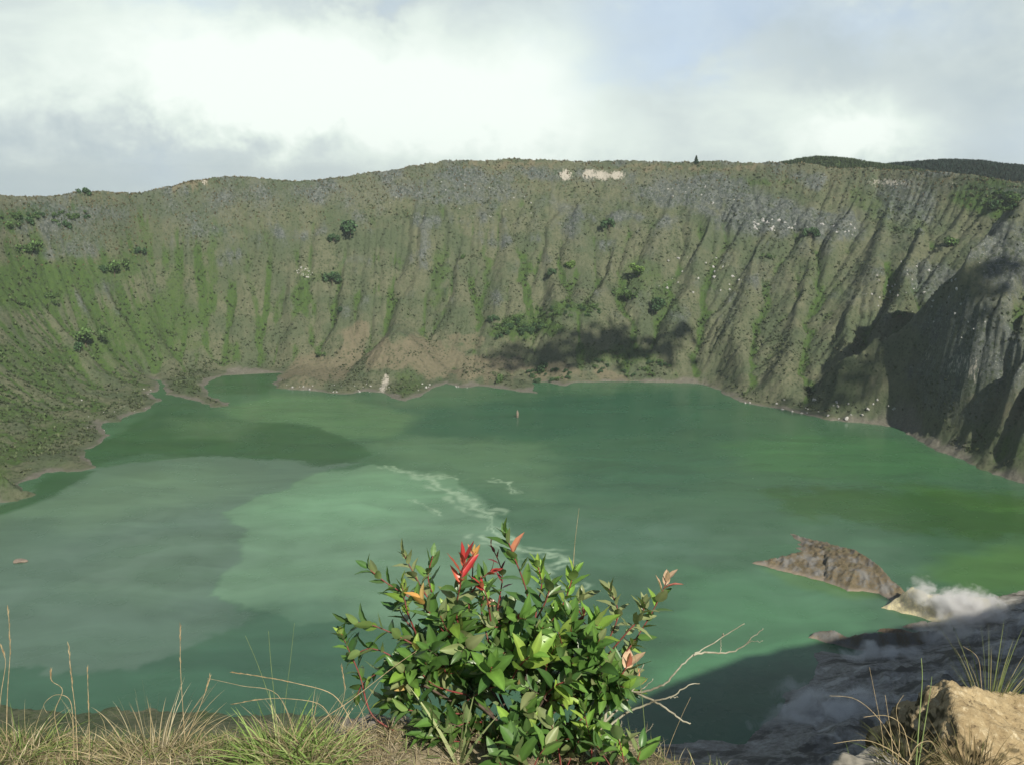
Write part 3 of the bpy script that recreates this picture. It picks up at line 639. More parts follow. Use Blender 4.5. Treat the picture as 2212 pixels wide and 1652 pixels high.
islet('rocky_spit', [(1745,1375),(1775,1384),(1815,1394),(1838,1401),(1880,1406),(1935,1402),(1990,1396),(2040,1380),(2020,1372),(1950,1386),(1880,1388),(1835,1386),(1800,1380),(1770,1368)],
 [(1755,1374,1),(1800,1383,2.5),(1830,1390,1.5),(1870,1396,3),(1950,1394,3),(2020,1380,2)], 1.6, 0.7, (0, .6, .3, .1), seed=51, rough=.5, label='low narrow rock spit in front of the steam vents')
islet('rocky_spit', [(1897,1363),(1930,1369),(1975,1378),(1985,1374),(1940,1362),(1915,1360)], [(1905,1363,1),(1950,1370,1.6),(1978,1375,1)], 1.4, .7, (0, .5, .6, 0), seed=61, rough=.35, label='tiny brown rock sliver off the near shore')
islet('rocky_spit', [(1950,1353),(1980,1360),(2010,1358),(2000,1350),(1970,1349)], [(1960,1354,1),(1995,1355,2)], 1.4, .7, (0, .6, .2, 0), seed=71, rough=.35, label='small dark rock sliver beside the steam')

# ---------------------------------------------------------------- steam from the vents
def steam(px, py, h, rx, ry, rz, dens, sc, label, seed=0):
    """one drifting body of steam: billows that thin out to nothing towards its edge"""
    x, y = on_level(px, py); bm = bmesh.new(); bmesh.ops.create_icosphere(bm, subdivisions=3, radius=1.0)
    me = bpy.data.meshes.new('steam'); bm.to_mesh(me); bm.free(); o = bpy.data.objects.new('steam', me); col.objects.link(o)
    o.location = (x, y, h); o.scale = (rx, ry, rz); tag(o, label, 'steam', kind='stuff')
    m = bpy.data.materials.new('steam_vapour'); m.use_nodes = True; q = NT(m.node_tree)
    v = q.n('ShaderNodeVolumePrincipled'); out = q.n('ShaderNodeOutputMaterial'); q.L.new(v.outputs[0], out.inputs['Volume'])
    oc = q.n('ShaderNodeTexCoord').outputs['Object']; ln = q.n('ShaderNodeVectorMath', operation='LENGTH'); q.put(ln, 0, oc)
    P = geo(q); sh = q.n('ShaderNodeVectorMath', operation='ADD'); q.put(sh, 0, P); sh.inputs[1].default_value = (seed*13.7, 0, 0)
    n = q.noise(q.scalevec(sh.outputs[0], (1, .8, 1)), sc, 5, 0.62, 0.5); r2 = q.math('POWER', ln.outputs['Value'], 1.6)
    q.put(v, 'Density', q.math('MULTIPLY', q.ramp(q.math('SUBTRACT', n, q.math('MULTIPLY', r2, 0.26)), 0.30, 0.52), dens)); q.put(v, 'Color', (1, 1, 1)); q.put(v, 'Anisotropy', 0.0)
    me.materials.append(m); return o
steam(1985, 1322, 8, 5, 5, 7, .22, .22, 'small white puff rising at the left end of the sulphur mound', 1)
steam(2065, 1338, 5, 16, 12, 8.5, .34, .16, 'thick white steam billowing over the sulphur mound', 2)
steam(2110, 1360, 5, 15, 10, 8, .26, .17, 'thick steam at the right end of the sulphur mound', 3)
steam(2040, 1385, 3, 16, 10, 5, .12, .15, 'veil of steam sinking from the mound onto the low spit', 4)
steam(1900, 1428, 3, 15, 6, 4, .20, .2, 'ragged steam wisp over the low spit', 5)
steam(1830, 1560, 3, 20, 13, 6.5, .30, .14, 'grey steam cloud over the dark near shore', 6)
steam(1730, 1505, 2, 11, 7, 4, .13, .2, 'thin steam at the edge of the dark near shore', 7)
steam(1690, 1570, 2, 12, 7, 3.5, .12, .2, 'faint steam low over the near shore, left of the grey cloud', 8)

# ---------------------------------------------------------------- low clouds whose shadows lie on the far wall (they hang out of the view, up sun)
def cloud_mat(q, b, out): q.put(b, 'Base Color', (.9, .9, .9)); q.put(b, 'Roughness', 1.0)
M_CLOUD = mat('cloud_white', cloud_mat)
def cloud(px, py, parts, hgt=420.0):
    g = hit(px, py); base = Vector(g)+to_sun*((hgt-g[2])/to_sun.z)
    right = Vector((0, 0, 1)).cross(to_sun).normalized(); up = to_sun.cross(right)
    bm = bmesh.new(); rg = random.Random(px)
    for du, dv, r in parts:
        for k in range(34):
            c = base+right*(du+rg.gauss(0, .85)*r)+up*(dv+rg.gauss(0, .55)*r)+to_sun*rg.uniform(-14, 14)
            bmesh.ops.create_icosphere(bm, subdivisions=2, radius=r*rg.uniform(.13, .33), matrix=Matrix.Translation(c))
    me = bpy.data.meshes.new('cloud'); bm.to_mesh(me); bm.free(); me.materials.append(M_CLOUD)
    o = bpy.data.objects.new('cloud', me); col.objects.link(o); tag(o, kind='structure')
cloud(1300, 758, [(-50, 12, 12), (-26, 8, 14), (0, 4, 16), (24, -3, 17), (46, -10, 15), (-64, 20, 9), (12, 14, 10)])
cloud(1880, 800, [(-26, -8, 8), (-10, -2, 10), (8, 4, 10), (22, 10, 9)])

# ---------------------------------------------------------------- the air between here and the far wall
bm = bmesh.new(); bmesh.ops.create_cube(bm, size=1.0); me = bpy.data.meshes.new('haze')
bmesh.ops.scale(bm, vec=(7200, 7200, 540), verts=bm.verts); bmesh.ops.translate(bm, vec=(0, 450, -80), verts=bm.verts); bm.to_mesh(me); bm.free()
hz = bpy.data.objects.new('haze', me); col.objects.link(hz); tag(hz, kind='stuff')
m = bpy.data.materials.new('thin_air_haze'); m.use_nodes = True; q = NT(m.node_tree); v = q.n('ShaderNodeVolumePrincipled'); out = q.n('ShaderNodeOutputMaterial'); q.L.new(v.outputs[0], out.inputs['Volume'])
q.put(v, 'Color', (.86, .93, .95)); q.put(v, 'Density', 0.0001); q.put(v, 'Anisotropy', 0.2); me.materials.append(m)
# ---------------------------------------------------------------- trees and big bushes on the wall
M_BARK = mat('bark', lambda q, b, o: (q.put(b, 'Base Color', q.mix(q.noise(geo(q), 8, 3), (.05,.035,.025), (.12,.09,.06))), q.put(b, 'Roughness', .9)))
def crown_mesh(kind, seed, dark):
    rg = np.random.default_rng(seed); n = 520
    if kind == 'pine':
        h = rg.random(n)**0.8; rad = (1-h)*0.42*(0.75+0.25*np.sin(h*26))+0.03; a = rg.random(n)*6.283; k = rg.random(n)**.5
        C = np.stack([np.cos(a)*rad*k, np.sin(a)*rad*k, 0.14+0.86*h-0.05*k], -1); s = 0.035+0.03*rg.random(n)
    else:
        lob = [(rg.normal(0, .22), rg.normal(0, .22), rg.uniform(.42, .82), rg.uniform(.16, .30)) for _ in range(9)]
        L_ = np.array(lob)[rg.integers(0, 9, n)]; v = rg.normal(0, 1, (n, 3)); v /= np.linalg.norm(v, axis=1, keepdims=True)
        C = L_[:, :3]+v*L_[:, 3:]*rg.uniform(.55, 1.08, (n, 1)); s = 0.045+0.04*rg.random(n)
    q1 = rg.normal(0, 1, (n, 3)); q1 /= np.linalg.norm(q1, axis=1, keepdims=True); q2 = np.cross(q1, rg.normal(0, 1, (n, 3))); q2 /= np.linalg.norm(q2, axis=1, keepdims=True)
    s = s[:, None]; V = np.stack([C-q1*s-q2*s*.5, C+q1*s-q2*s*.6, C+q1*s*.8+q2*s*.7, C-q1*s*.7+q2*s*.6], 1).reshape(-1, 3)
    T = np.repeat(np.array(dark)*rg.uniform(.5, 1.8, (n, 1)), 4, 0)
    return V, np.arange(len(V)).reshape(-1, 4), T
def trunk_mesh(hgt=0.55, r=0.028, limbs=4, seed=0):
    rg = random.Random(seed); V = []; F = []
    def tube(p, q_, r0, r1, k=6):
        d = (Vector(q_)-Vector(p)).normalized(); u = d.orthogonal(); w = d.cross(u); b = len(V)
        for c, rr in ((p, r0), (q_, r1)):
            for i in range(k):
                a = 6.283*i/k; V.append(tuple(Vector(c)+(u*math.cos(a)+w*math.sin(a))*rr))
        for i in range(k): F.append([b+i, b+(i+1) % k, b+k+(i+1) % k, b+k+i])
    tube((0, 0, -.08), (.01, 0, hgt), r, r*.4)
    for i in range(limbs):
        z = hgt*(.45+.5*i/limbs); a = rg.random()*6.28; tube((0, 0, z), (.22*math.cos(a), .22*math.sin(a), z+.18), r*.4, r*.12)
    return V, F
PROTO = {}
for kd, colr in (('broad', (.062, .110, .034)), ('dark', (.038, .078, .032)), ('bright', (.095, .16, .036)), ('pine', (.022, .045, .028))):
    V, F, T = crown_mesh('pine' if kd == 'pine' else 'b', hash(len(PROTO)) % 97+3, colr)
    PROTO[kd] = (V, F, T, trunk_mesh(0.9 if kd == 'pine' else .55, .022, 0 if kd == 'pine' else 4, len(PROTO)))
PM = {}
def tree(name, kd, px, py, size_px, label, group=None, at=None):
    h = at or hit(px, py)
    if h is None: return
    sz = size_px*math.hypot(h[0], h[1])/FPX
    r_ = empty(name, (h[0], h[1], h[2]-(0.30 if name == 'bush' else 0.03)*sz)); r_.scale = (sz, sz, sz); r_.rotation_euler = (0, 0, (px*7.3) % 6.28); tag(r_, label, 'tree' if name != 'bush' else 'bush', group)
    if kd not in PM:
        V, F, T, (TV, TF) = PROTO[kd]
        c = mesh_np('crown', V, F, [M_TUFT], smooth=False, attrs={'tint': T}, parent=r_); t = mesh_np('trunk', TV, TF, [M_BARK], parent=r_); PM[kd] = (c, t)
    else:
        for s_ in PM[kd]:
            c = s_.copy(); col.objects.link(c); c.parent = r_
TREES = [
 ('tree','dark',757,515,36,'largest dark green tree high on the middle of the far wall'),
 ('tree','dark',721,530,20,'small dark tree just left of the largest tree on the far wall'),
 ('tree','dark',718,620,30,'rounded dark green tree halfway down the wall, below the largest tree'),
 ('tree','broad',70,556,32,'broad dark tree high on the slope near the left edge'),
 ('bush','broad',110,645,18,'low bush on the green slope at left, below the highest left tree'),
 ('tree','dark',303,558,18,'small round tree on the left wall beneath the rim'),
 ('tree','broad',248,600,34,'wide tree with two bushes at its foot on the left wall'),
 ('bush','dark',222,590,16,'dark bush touching the left side of the wide tree'),
 ('tree','broad',186,752,44,'big bright green tree low on the left slope above the lake'),
 ('bush','dark',172,757,22,'dark bush at the left foot of the big low tree'),
 ('bush','broad',115,660,16,'bush on the left slope halfway between rim and shore'),
 ('bush','broad',50,662,16,'bush at the far left of the green slope'),
 ('tree','dark',1316,502,28,'dark tree in the steep gully below the white cliffs'),
 ('tree','dark',1190,602,20,'small dark round tree on a tan rib left of the centre gully'),
 ('bush','bright',1230,583,22,'bright yellow green bush right of the small round tree'),
 ('tree','broad',1352,655,32,'dense green tree on the lower right of the central gully'),
 ('tree','bright',1380,602,32,'light green tree above the dense gully tree'),
 ('tree','dark',1418,680,36,'dark tree at the shaded foot of the right gully'),
 ('bush','broad',1000,560,14,'small bush on the wall straight above the red-leaved shrub'),
 ('tree','dark',1752,520,26,'round tree beneath the grey cliff at right'),
 ('bush','broad',2055,535,30,'dark bush beside the shaded notch in the right wall'),
 ('bush','dark',1940,690,20,'bush above the large cloud shadow at right'),
 ('bush','broad',1660,560,16,'bush on the grassy slope under the grey cliff'),
 ('bush','broad',2185,440,28,'leafy bush in the hollow right under the rim at right'),
 ('bush','dark',2150,455,24,'dark bush in the hollow under the rim, left of the leafy one'),
 ('bush','dark',140,500,22,'dark bush at the top of the grey gully at left'),
 ('bush','dark',60,492,20,'dark bush on the ledge close under the left rim'),
 ('bush','broad',20,497,22,'bush on the ledge at the very left under the rim'),
 ('bush','dark',735,675,14,'little dark bush on the tan rib above the shore'),
 ('bush','broad',690,772,18,'bush on bare tan ground above the shore'),
 ('bush','dark',1175,800,26,'dark bush beside the water in front of the shaded slope'),
 ('bush','broad',1080,825,22,'bush on the small point of land at mid shore'),
]
for nm, kd, px, py, s_, lb in TREES: tree(nm, kd, px, py, s_, lb)
def on_rim(px):
    j = [i for i in range(len(SKY_PX)-1) if SKY_PX[i][0] <= px <= SKY_PX[i+1][0]][0]; f = (px-SKY_PX[j][0])/(SKY_PX[j+1][0]-SKY_PX[j][0])
    p = rim[j]*(1-f)+rim[j+1]*f; z = land_z(np.array([p[0]]), np.array([p[1]]))[0][0]; return (p[0], p[1], float(z))
tree('pine_tree', 'pine', 1504, 356, 19, 'lone pine standing up on the crater rim', at=on_rim(1504))
tree('bush', 'dark', 183, 430, 20, 'dark domed bush on the left rim against the sky', at=on_rim(183))
tree('pine_tree', 'pine', 1993, 358, 16, 'small pine poking above the dark forested hill', at=at_range(1993, 364, 1110))
# thickets: dense dark bushes on the shaded mound
rg = random.Random(5)
def thicket(n, cx, cy, rx, ry, smin, smax, label, group, kinds=('dark', 'broad')):
    for i in range(n):
        a = rg.random()*6.283; k = math.sqrt(rg.random()); tree('bush', rg.choice(kinds), cx+math.cos(a)*rx*k, cy+math.sin(a)*ry*k, rg.uniform(smin, smax), label, group)
thicket(34, 1110, 712, 65, 26, 9, 19, 'dark green bush in the thicket left of the cloud shadow', 'bushes in the thicket left of the cloud shadow')
thicket(26, 1240, 676, 80, 12, 7, 13, 'dark bush along the crest of the low mound', 'bushes along the crest of the low mound')
thicket(30, 1360, 790, 90, 26, 7, 13, 'dark bush on the cloud-shaded slope above the shore', 'bushes on the cloud-shaded slope')
thicket(26, 110, 474, 115, 8, 8, 13, 'bush in the dark hedge on the ledge under the left rim', 'bushes on the ledge under the left rim')
thicket(24, 2180, 440, 45, 26, 8, 15, 'bush in the leafy hollow at the right end of the rim', 'bushes in the hollow at the right rim')
thicket(18, 1180, 815, 60, 16, 7, 14, 'bush close to the water at mid shore', 'bushes near the water at mid shore')

# ---------------------------------------------------------------- rocks
def rock_mesh(seed, planes=14, sub=3, rough=.06):
    rg = random.Random(seed); N = []
    for i in range(planes):
        v = Vector((rg.gauss(0, 1), rg.gauss(0, 1), rg.gauss(0, 1))).normalized(); N.append((v, rg.uniform(.62, 1.0)))
    bm = bmesh.new(); bmesh.ops.create_icosphere(bm, subdivisions=sub, radius=1)
    for v in bm.verts:
        d = v.co.normalized(); r_ = min((h/max(d.dot(n), 1e-3) for n, h in N if d.dot(n) > .05), default=1.0); v.co = d*min(r_, 1.35)*(1+rg.uniform(-rough, rough))
    me = bpy.data.meshes.new('boulder'); bm.to_mesh(me); bm.free(); return me
M_PALE = mat('pale_rock', lambda q, b, o: (q.put(b, 'Base Color', q.mix(q.noise(geo(q), 1.2, 4), (.22,.22,.21), (.46,.45,.43))), q.put(b, 'Roughness', .9)))
RM = [rock_mesh(i, sub=2) for i in range(5)]
for m_ in RM: m_.materials.append(M_PALE)
def rocks(n, cx, cy, rx, ry, smin, smax, label, group):
    for i in range(n):
        a = rg.random()*6.283; k = math.sqrt(rg.random()); h = hit(cx+math.cos(a)*rx*k, cy+math.sin(a)*ry*k)
        if h is None: continue
        o = bpy.data.objects.new('boulder', rg.choice(RM)); col.objects.link(o); s_ = rg.uniform(smin, smax)
        o.location = h; o.scale = (s_*rg.uniform(.8, 1.3), s_, s_*rg.uniform(.6, 1.3)); o.rotation_euler = (rg.random()*6, rg.random()*6, rg.random()*6); tag(o, label, 'rock', group)
rocks(16, 660, 592, 20, 12, .5, 1.1, 'pale rock in the small cluster on the middle left wall', 'pale rocks clustered on the middle left wall')
rocks(30, 1665, 490, 60, 16, .6, 1.7, 'pale rock at the foot of the grey cliff at upper right', 'pale rocks under the grey cliff')
rocks(22, 1800, 500, 50, 18, .6, 1.6, 'pale rock on the dark outcrop right of the grey cliff', 'pale rocks on the outcrop')
rocks(34, 1500, 600, 110, 45, .5, 1.5, 'pale rock scattered on the slope right of the central gully', 'pale rocks scattered right of the central gully')
rocks(30, 1010, 440, 180, 50, .5, 1.0, 'pale stone on the grey band under the middle rim', 'pale stones on the grey band under the middle rim')
rocks(24, 1560, 420, 130, 25, .5, 1.1, 'pale stone on the grey cliff below the right rim', 'pale stones on the grey cliff')
rocks(30, 1940, 620, 90, 60, .5, 1.3, 'pale rock among the shaded ribs at right', 'pale rocks among the right ribs')
rocks(34, 1760, 885, 190, 22, .5, 1.2, 'pale rock along the right shore of the lake', 'pale rocks along the right shore')
rocks(40, 270, 892, 110, 60, .25, .7, 'grey stone on the muddy left shore of the lake', 'grey stones on the left shore')
rocks(44, 800, 838, 210, 10, .3, .9, 'pale stone along the shore below the bare tan slope', 'pale stones on the shore below the tan slope')
rocks(22, 2070, 640, 80, 110, .4, .9, 'pale rock on the dark spur at the right edge', 'pale rocks on the dark spur')
def water_rock(px, py, sx, sy, sz, mesh, m, label, nm='boulder'):
    x, y = on_level(px, py); me = mesh.copy(); me.materials.clear(); me.materials.append(m)
    o = bpy.data.objects.new(nm, me); col.objects.link(o); o.location = (x, y, sz*.25); o.scale = (sx, sy, sz); o.rotation_euler = (0, 0, .4); tag(o, label, 'rock')
M_WET = mat('brown_rock', lambda q, b, o: (q.put(b, 'Base Color', q.mix(q.noise(geo(q), 1.5, 4), (.10,.075,.055), (.30,.25,.20))), q.put(b, 'Roughness', .9)))
R6 = rock_mesh(31, 12, 3, .04)
water_rock(45, 1213, 2.3, 1.8, 1.0, R6, M_WET, 'flat brown boulder sticking out of the pale water at left')
water_rock(1118, 901, .9, .9, 3.2, RM[2], M_WET, 'tiny upright brown rock alone in the middle of the lake')
# ---------------------------------------------------------------- the spot where the viewer stands
def fz(x, y):
    """height of the foreground ledge (metres, world)"""
    lip = np.interp(x, [-2.4,-1.5,-.9,-.45,-.2,.0,.25,.5,.75,.95,1.2,1.6,2.4], [2.78,2.80,2.78,2.66,2.62,2.74,2.86,2.5,2.30,2.42,2.7,2.8,2.9])
    z = 148.34-0.22*(y-2.5)+0.05*fbm(x*2.2, y*2.2, 4, 5)+0.02*fbm(x*9, y*9, 3, 6)
    z = z+0.10*np.exp(-((x+.17)/.17)**2-((y-2.62)/.16)**2)+0.05*np.exp(-((x+.55)/.3)**2-((y-2.65)/.2)**2)
    z = z-0.045*sstep(-.35, -.6, x)
    over = np.maximum(y-lip, 0)
    return z-over*1.05-0.9*over*over*(over < 1)-np.where(over >= 1, 0.9+(over-1)*.3, 0)
X, Y = np.meshgrid(np.arange(-3.2, 3.6, .014), np.concatenate([np.arange(-2.5, 1.9, .07), np.arange(1.9, 3.6, .012), np.arange(3.6, 9.5, .1)]))
Z = fz(X, Y)+0.006*fbm(X*40, Y*40, 3, 8)
side = np.maximum(np.abs(X)-2.4, 0); Z = Z-side*0.25
cl = np.zeros(X.shape+(3,)); gr = sstep(-.25, .35, fbm(X*1.6, Y*1.6, 3, 12)+0.5*(X < -.45)); cl[..., 0] = gr; cl[..., 1] = sstep(.72, .9, X); 
def soil_mat(q, b, out):
    P = geo(q); a = attr(q, 'cover'); s1 = q.n('ShaderNodeSeparateColor'); q.put(s1, 0, a.outputs['Color'])
    n1 = q.noise(P, 9, 6, .65); n2 = q.noise(P, 60, 4, .7); n3 = q.noise(P, 2.2, 4, .6)
    c = q.mix(q.ramp(n1, .3, .7), (.17, .14, .095), (.29, .245, .165)); c = q.mix(q.ramp(n2, .45, .7), c, (.36, .31, .22)); c = q.mix(q.ramp(n2, .42, .3), c, (.08, .065, .045))
    g = q.mix(q.ramp(n1, .4, .6), (.075, .08, .035), (.15, .125, .07)); c = q.mix(q.math('MULTIPLY', s1.outputs[0], q.ramp(n3, .35, .6)), c, g)
    c = q.mix(q.math('MULTIPLY', s1.outputs[1], .6), c, q.mix(n1, (.20,.19,.16), (.36,.34,.28)))
    q.put(b, 'Base Color', c); q.put(b, 'Roughness', .95); q.put(b, 'Specular IOR Level', .15); bump(q, b, q.math('ADD', n1, n2), .8, .015)
M_SOIL = mat('foreground_soil', soil_mat)
o = mesh_np('ground', np.stack([X, Y, Z], -1).reshape(-1, 3), grid_faces(*X.shape), [M_SOIL], attrs={'cover': cl.reshape(-1, 3)}); tag(o, kind='structure')
def gpt(px, py):
    """where a line of sight meets the foreground ledge"""
    d = ray(px, py); k = np.arange(1.6, 4.2, .005); x = d[0]*k; y = d[1]*k; z = CAMZ+d[2]*k; i = int(np.argmax(fz(x, y) >= z))
    return Vector((x[i], y[i], float(fz(x[i:i+1], y[i:i+1])[0]))) if (fz(x, y) >= z).any() else Vector(at_depth(px, py, 2.9))

# ---- blades: thin curved, tapering strips
class Blades:
    def __init__(s): s.V = []; s.F = []; s.T = []
    def blade(s, p, d, L, w, bend, col_, segs=6, side=None, tipw=0.1):
        d = Vector(d).normalized(); side = side or d.cross(Vector((random.uniform(-1, 1), random.uniform(-1, 1), .2))).normalized(); p = Vector(p); b = len(s.V)
        for i in range(segs+1):
            t = i/segs; ww = w*(1-t)**.8*(0.6+0.4*min(1, t*5))+w*tipw*.3
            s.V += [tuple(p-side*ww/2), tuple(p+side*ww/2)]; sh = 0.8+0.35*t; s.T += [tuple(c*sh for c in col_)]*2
            if i < segs: s.F.append([b+2*i, b+2*i+1, b+2*i+3, b+2*i+2])
            d = (d+Vector(bend)/segs).normalized(); p = p+d*L/segs
    def build(s, name, m, parent=None): return mesh_np(name, np.array(s.V), np.array(s.F), [m], smooth=True, attrs={'tint': np.array(s.T)}, parent=parent)
def leafy(name, rough, spec, trans, under):
    def f(q, b, out):
        a = attr(q, 'tint'); bf = q.n('ShaderNodeNewGeometry').outputs['Backfacing']; n = q.noise(geo(q), 45, 3)
        c = q.mix(q.ramp(n, .3, .7, 0, .25), a.outputs['Color'], q.mix(.5, a.outputs['Color'], (.02, .03, .01)))
        c = q.mix(q.math('MULTIPLY', bf, under), c, q.mix(.5, a.outputs['Color'], (.26, .29, .15)))
        q.put(b, 'Base Color', c); q.put(b, 'Roughness', rough); q.put(b, 'Specular IOR Level', spec)
        t = q.n('ShaderNodeBsdfTranslucent'); q.put(t, 0, q.mix(1.0, c, (1.0, 1.25, .5), 'MULTIPLY')); ms = q.n('ShaderNodeMixShader'); q.put(ms, 0, trans); q.L.new(b.outputs[0], ms.inputs[1]); q.L.new(t.outputs[0], ms.inputs[2]); q.L.new(ms.outputs[0], out.inputs[0])
    return mat(name, f)
M_BLADE = leafy('grass_blade', .7, .25, .25, .15); M_LEAF = leafy('shrub_leaf', .38, .5, .22, .7); M_RED = leafy('red_leaf', .38, .5, .25, .2)
random.seed(7)
STRAW = [(.47,.39,.24), (.40,.33,.19), (.33,.27,.16), (.54,.47,.32), (.27,.21,.13)]; GRN = [(.14,.22,.05), (.19,.28,.07), (.11,.17,.05), (.24,.31,.10), (.30,.32,.12)]
BRG = [(.24,.36,.09), (.30,.42,.13), (.19,.30,.07), (.36,.42,.17)]
def rnd_col(L_): c = random.choice(L_); k = random.uniform(.75, 1.2); return tuple(v*k for v in c)
# dry turf: uncountable, one object
B = Blades()
def turf(n, x0, x1, y0, y1, L0, L1, cols, w=.0035, lean=0.5, dens=None):
    for i in range(n):
        x = random.uniform(x0, x1); y = random.uniform(y0, y1)
        if dens and random.random() > dens(x, y): continue
        z = float(fz(np.array([x]), np.array([y]))[0]); 
        d = (random.gauss(0, lean), random.gauss(-.05, lean), 1); B.blade((x, y, z-.005), d, random.uniform(L0, L1), random.uniform(.5, 1.2)*w, (random.gauss(0, .7), random.gauss(0, .6), -random.uniform(.1, 1.5)), rnd_col(cols), 5)
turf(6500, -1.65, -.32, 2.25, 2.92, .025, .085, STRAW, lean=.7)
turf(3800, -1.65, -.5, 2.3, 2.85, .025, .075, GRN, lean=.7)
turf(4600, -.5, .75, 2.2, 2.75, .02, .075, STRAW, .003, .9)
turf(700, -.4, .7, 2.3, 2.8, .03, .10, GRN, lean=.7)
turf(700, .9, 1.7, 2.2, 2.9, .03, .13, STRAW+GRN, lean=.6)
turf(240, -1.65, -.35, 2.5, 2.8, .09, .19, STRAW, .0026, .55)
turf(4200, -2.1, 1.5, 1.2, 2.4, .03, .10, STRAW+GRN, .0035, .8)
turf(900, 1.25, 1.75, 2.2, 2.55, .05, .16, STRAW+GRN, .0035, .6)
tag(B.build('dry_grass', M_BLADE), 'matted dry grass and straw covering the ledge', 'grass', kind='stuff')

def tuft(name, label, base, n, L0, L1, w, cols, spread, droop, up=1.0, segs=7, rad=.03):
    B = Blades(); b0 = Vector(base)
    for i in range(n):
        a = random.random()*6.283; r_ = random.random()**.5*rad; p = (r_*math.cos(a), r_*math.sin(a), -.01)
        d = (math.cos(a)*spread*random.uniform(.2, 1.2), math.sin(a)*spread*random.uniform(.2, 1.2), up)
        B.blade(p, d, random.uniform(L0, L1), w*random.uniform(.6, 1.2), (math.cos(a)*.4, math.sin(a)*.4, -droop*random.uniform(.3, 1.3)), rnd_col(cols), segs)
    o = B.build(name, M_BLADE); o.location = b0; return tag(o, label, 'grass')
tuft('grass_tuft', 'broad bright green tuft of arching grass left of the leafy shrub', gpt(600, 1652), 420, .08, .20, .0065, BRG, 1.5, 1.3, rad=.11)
tuft('grass_tuft', 'fresh green tuft spilling to the right of the big bright one', gpt(690, 1652), 200, .06, .15, .006, BRG, 1.1, 1.2, rad=.08)
tuft('grass_tuft', 'small yellow green tuft at the lower left corner', gpt(40, 1630), 150, .06, .18, .005, GRN+STRAW, 1.0, 1.0, rad=.09)
tuft('grass_tuft', 'straw coloured tuft between the left corner and the bright green tuft', gpt(330, 1640), 150, .08, .24, .004, STRAW, .9, .9, rad=.12)
tuft('grass_tuft', 'upright straw tuft behind the bright green one', gpt(660, 1605), 110, .08, .18, .0035, STRAW, .7, .6, rad=.12)
tuft('grass_tuft', 'spiky pale green tuft with stiff blades at the foot of the shrub', gpt(992, 1650), 9, .16, .27, .011, [(.27,.33,.14),(.33,.37,.18)], .55, .12, rad=.012)
tuft('grass_tuft', 'dry curly tuft right beside the spiky green blades', gpt(1045, 1650), 60, .06, .16, .004, STRAW, .9, 1.0, rad=.05)
tuft('grass_tuft', 'tall green grass clump standing behind the tan boulder', Vector(at_depth(2135, 1560, 2.95)), 70, .16, .36, .0045, [(.17,.21,.07),(.26,.27,.11),(.33,.29,.15)], .22, .35, rad=.03)
tuft('grass_tuft', 'brown withered tuft pressed against the front of the tan boulder', Vector(at_depth(2110, 1668, 2.5)), 170, .05, .14, .004, [(.16,.12,.06),(.22,.17,.09),(.10,.09,.04)], 1.0, .9, rad=.10)
tuft('grass_tuft', 'short dry tuft growing on the shaded left flank of the boulder', Vector(at_depth(1960, 1640, 2.55)), 120, .04, .12, .0035, [(.14,.12,.06),(.10,.11,.04),(.22,.18,.09)], 1.0, .9, rad=.07)
tuft('grass_tuft', 'dark green tuft in the bottom right corner below the boulder', gpt(2190, 1640), 130, .06, .20, .005, GRN+STRAW, .8, .8, rad=.10)

# ---- single stalks traced in the air above the ledge
def tube_mesh(paths, k=6):
    V = []; F = []
    for pts, r0, r1 in paths:
        n = len(pts); b = len(V); prev = None
        for i, p in enumerate(pts):
            p = Vector(p); d = (Vector(pts[min(i+1, n-1)])-Vector(pts[max(i-1, 0)])).normalized()
            u = d.cross(prev if prev else Vector((0, 1, .1))).normalized() if prev is None else (prev-d*prev.dot(d)).normalized(); prev = u; w = d.cross(u); rr = r0+(r1-r0)*i/max(1, n-1)
            for j in range(k):
                a = 6.283*j/k; V.append(tuple(p+(u*math.cos(a)+w*math.sin(a))*rr))
            if i:
                for j in range(k): F.append([b+(i-1)*k+j, b+(i-1)*k+(j+1) % k, b+i*k+(j+1) % k, b+i*k+j])
        V.append(tuple(Vector(pts[-1]))); t = len(V)-1
        for j in range(k): F.append([b+(n-1)*k+j, b+(n-1)*k+(j+1) % k, t, t])
    return V, [f if f[2] != f[3] else f[:3] for f in F]
def smooth_path(P, n=6):
    P = [Vector(p) for p in P]; out = []
    for i in range(len(P)-1):
        p0 = P[max(i-1, 0)]; p1 = P[i]; p2 = P[i+1]; p3 = P[min(i+2, len(P)-1)]
        for j in range(n):
            t = j/n; out.append(0.5*((2*p1)+(p2-p0)*t+(2*p0-5*p1+4*p2-p3)*t*t+(3*p1-p0-3*p2+p3)*t**3))
    return out+[P[-1]]
def simple(c1, c2, sc=60, rough=.8):
    def f(q, b, o): q.put(b, 'Base Color', q.mix(q.ramp(q.noise(geo(q), sc, 4), .35, .65), c1, c2)); q.put(b, 'Roughness', rough)
    return f
M_STRAW = mat('dry_stalk', simple((.42,.33,.19), (.24,.19,.10))); M_GSTALK = mat('green_stalk', simple((.20,.26,.09), (.13,.18,.06))); M_HEAD = mat('seed_head', simple((.30,.20,.11), (.48,.36,.22)))
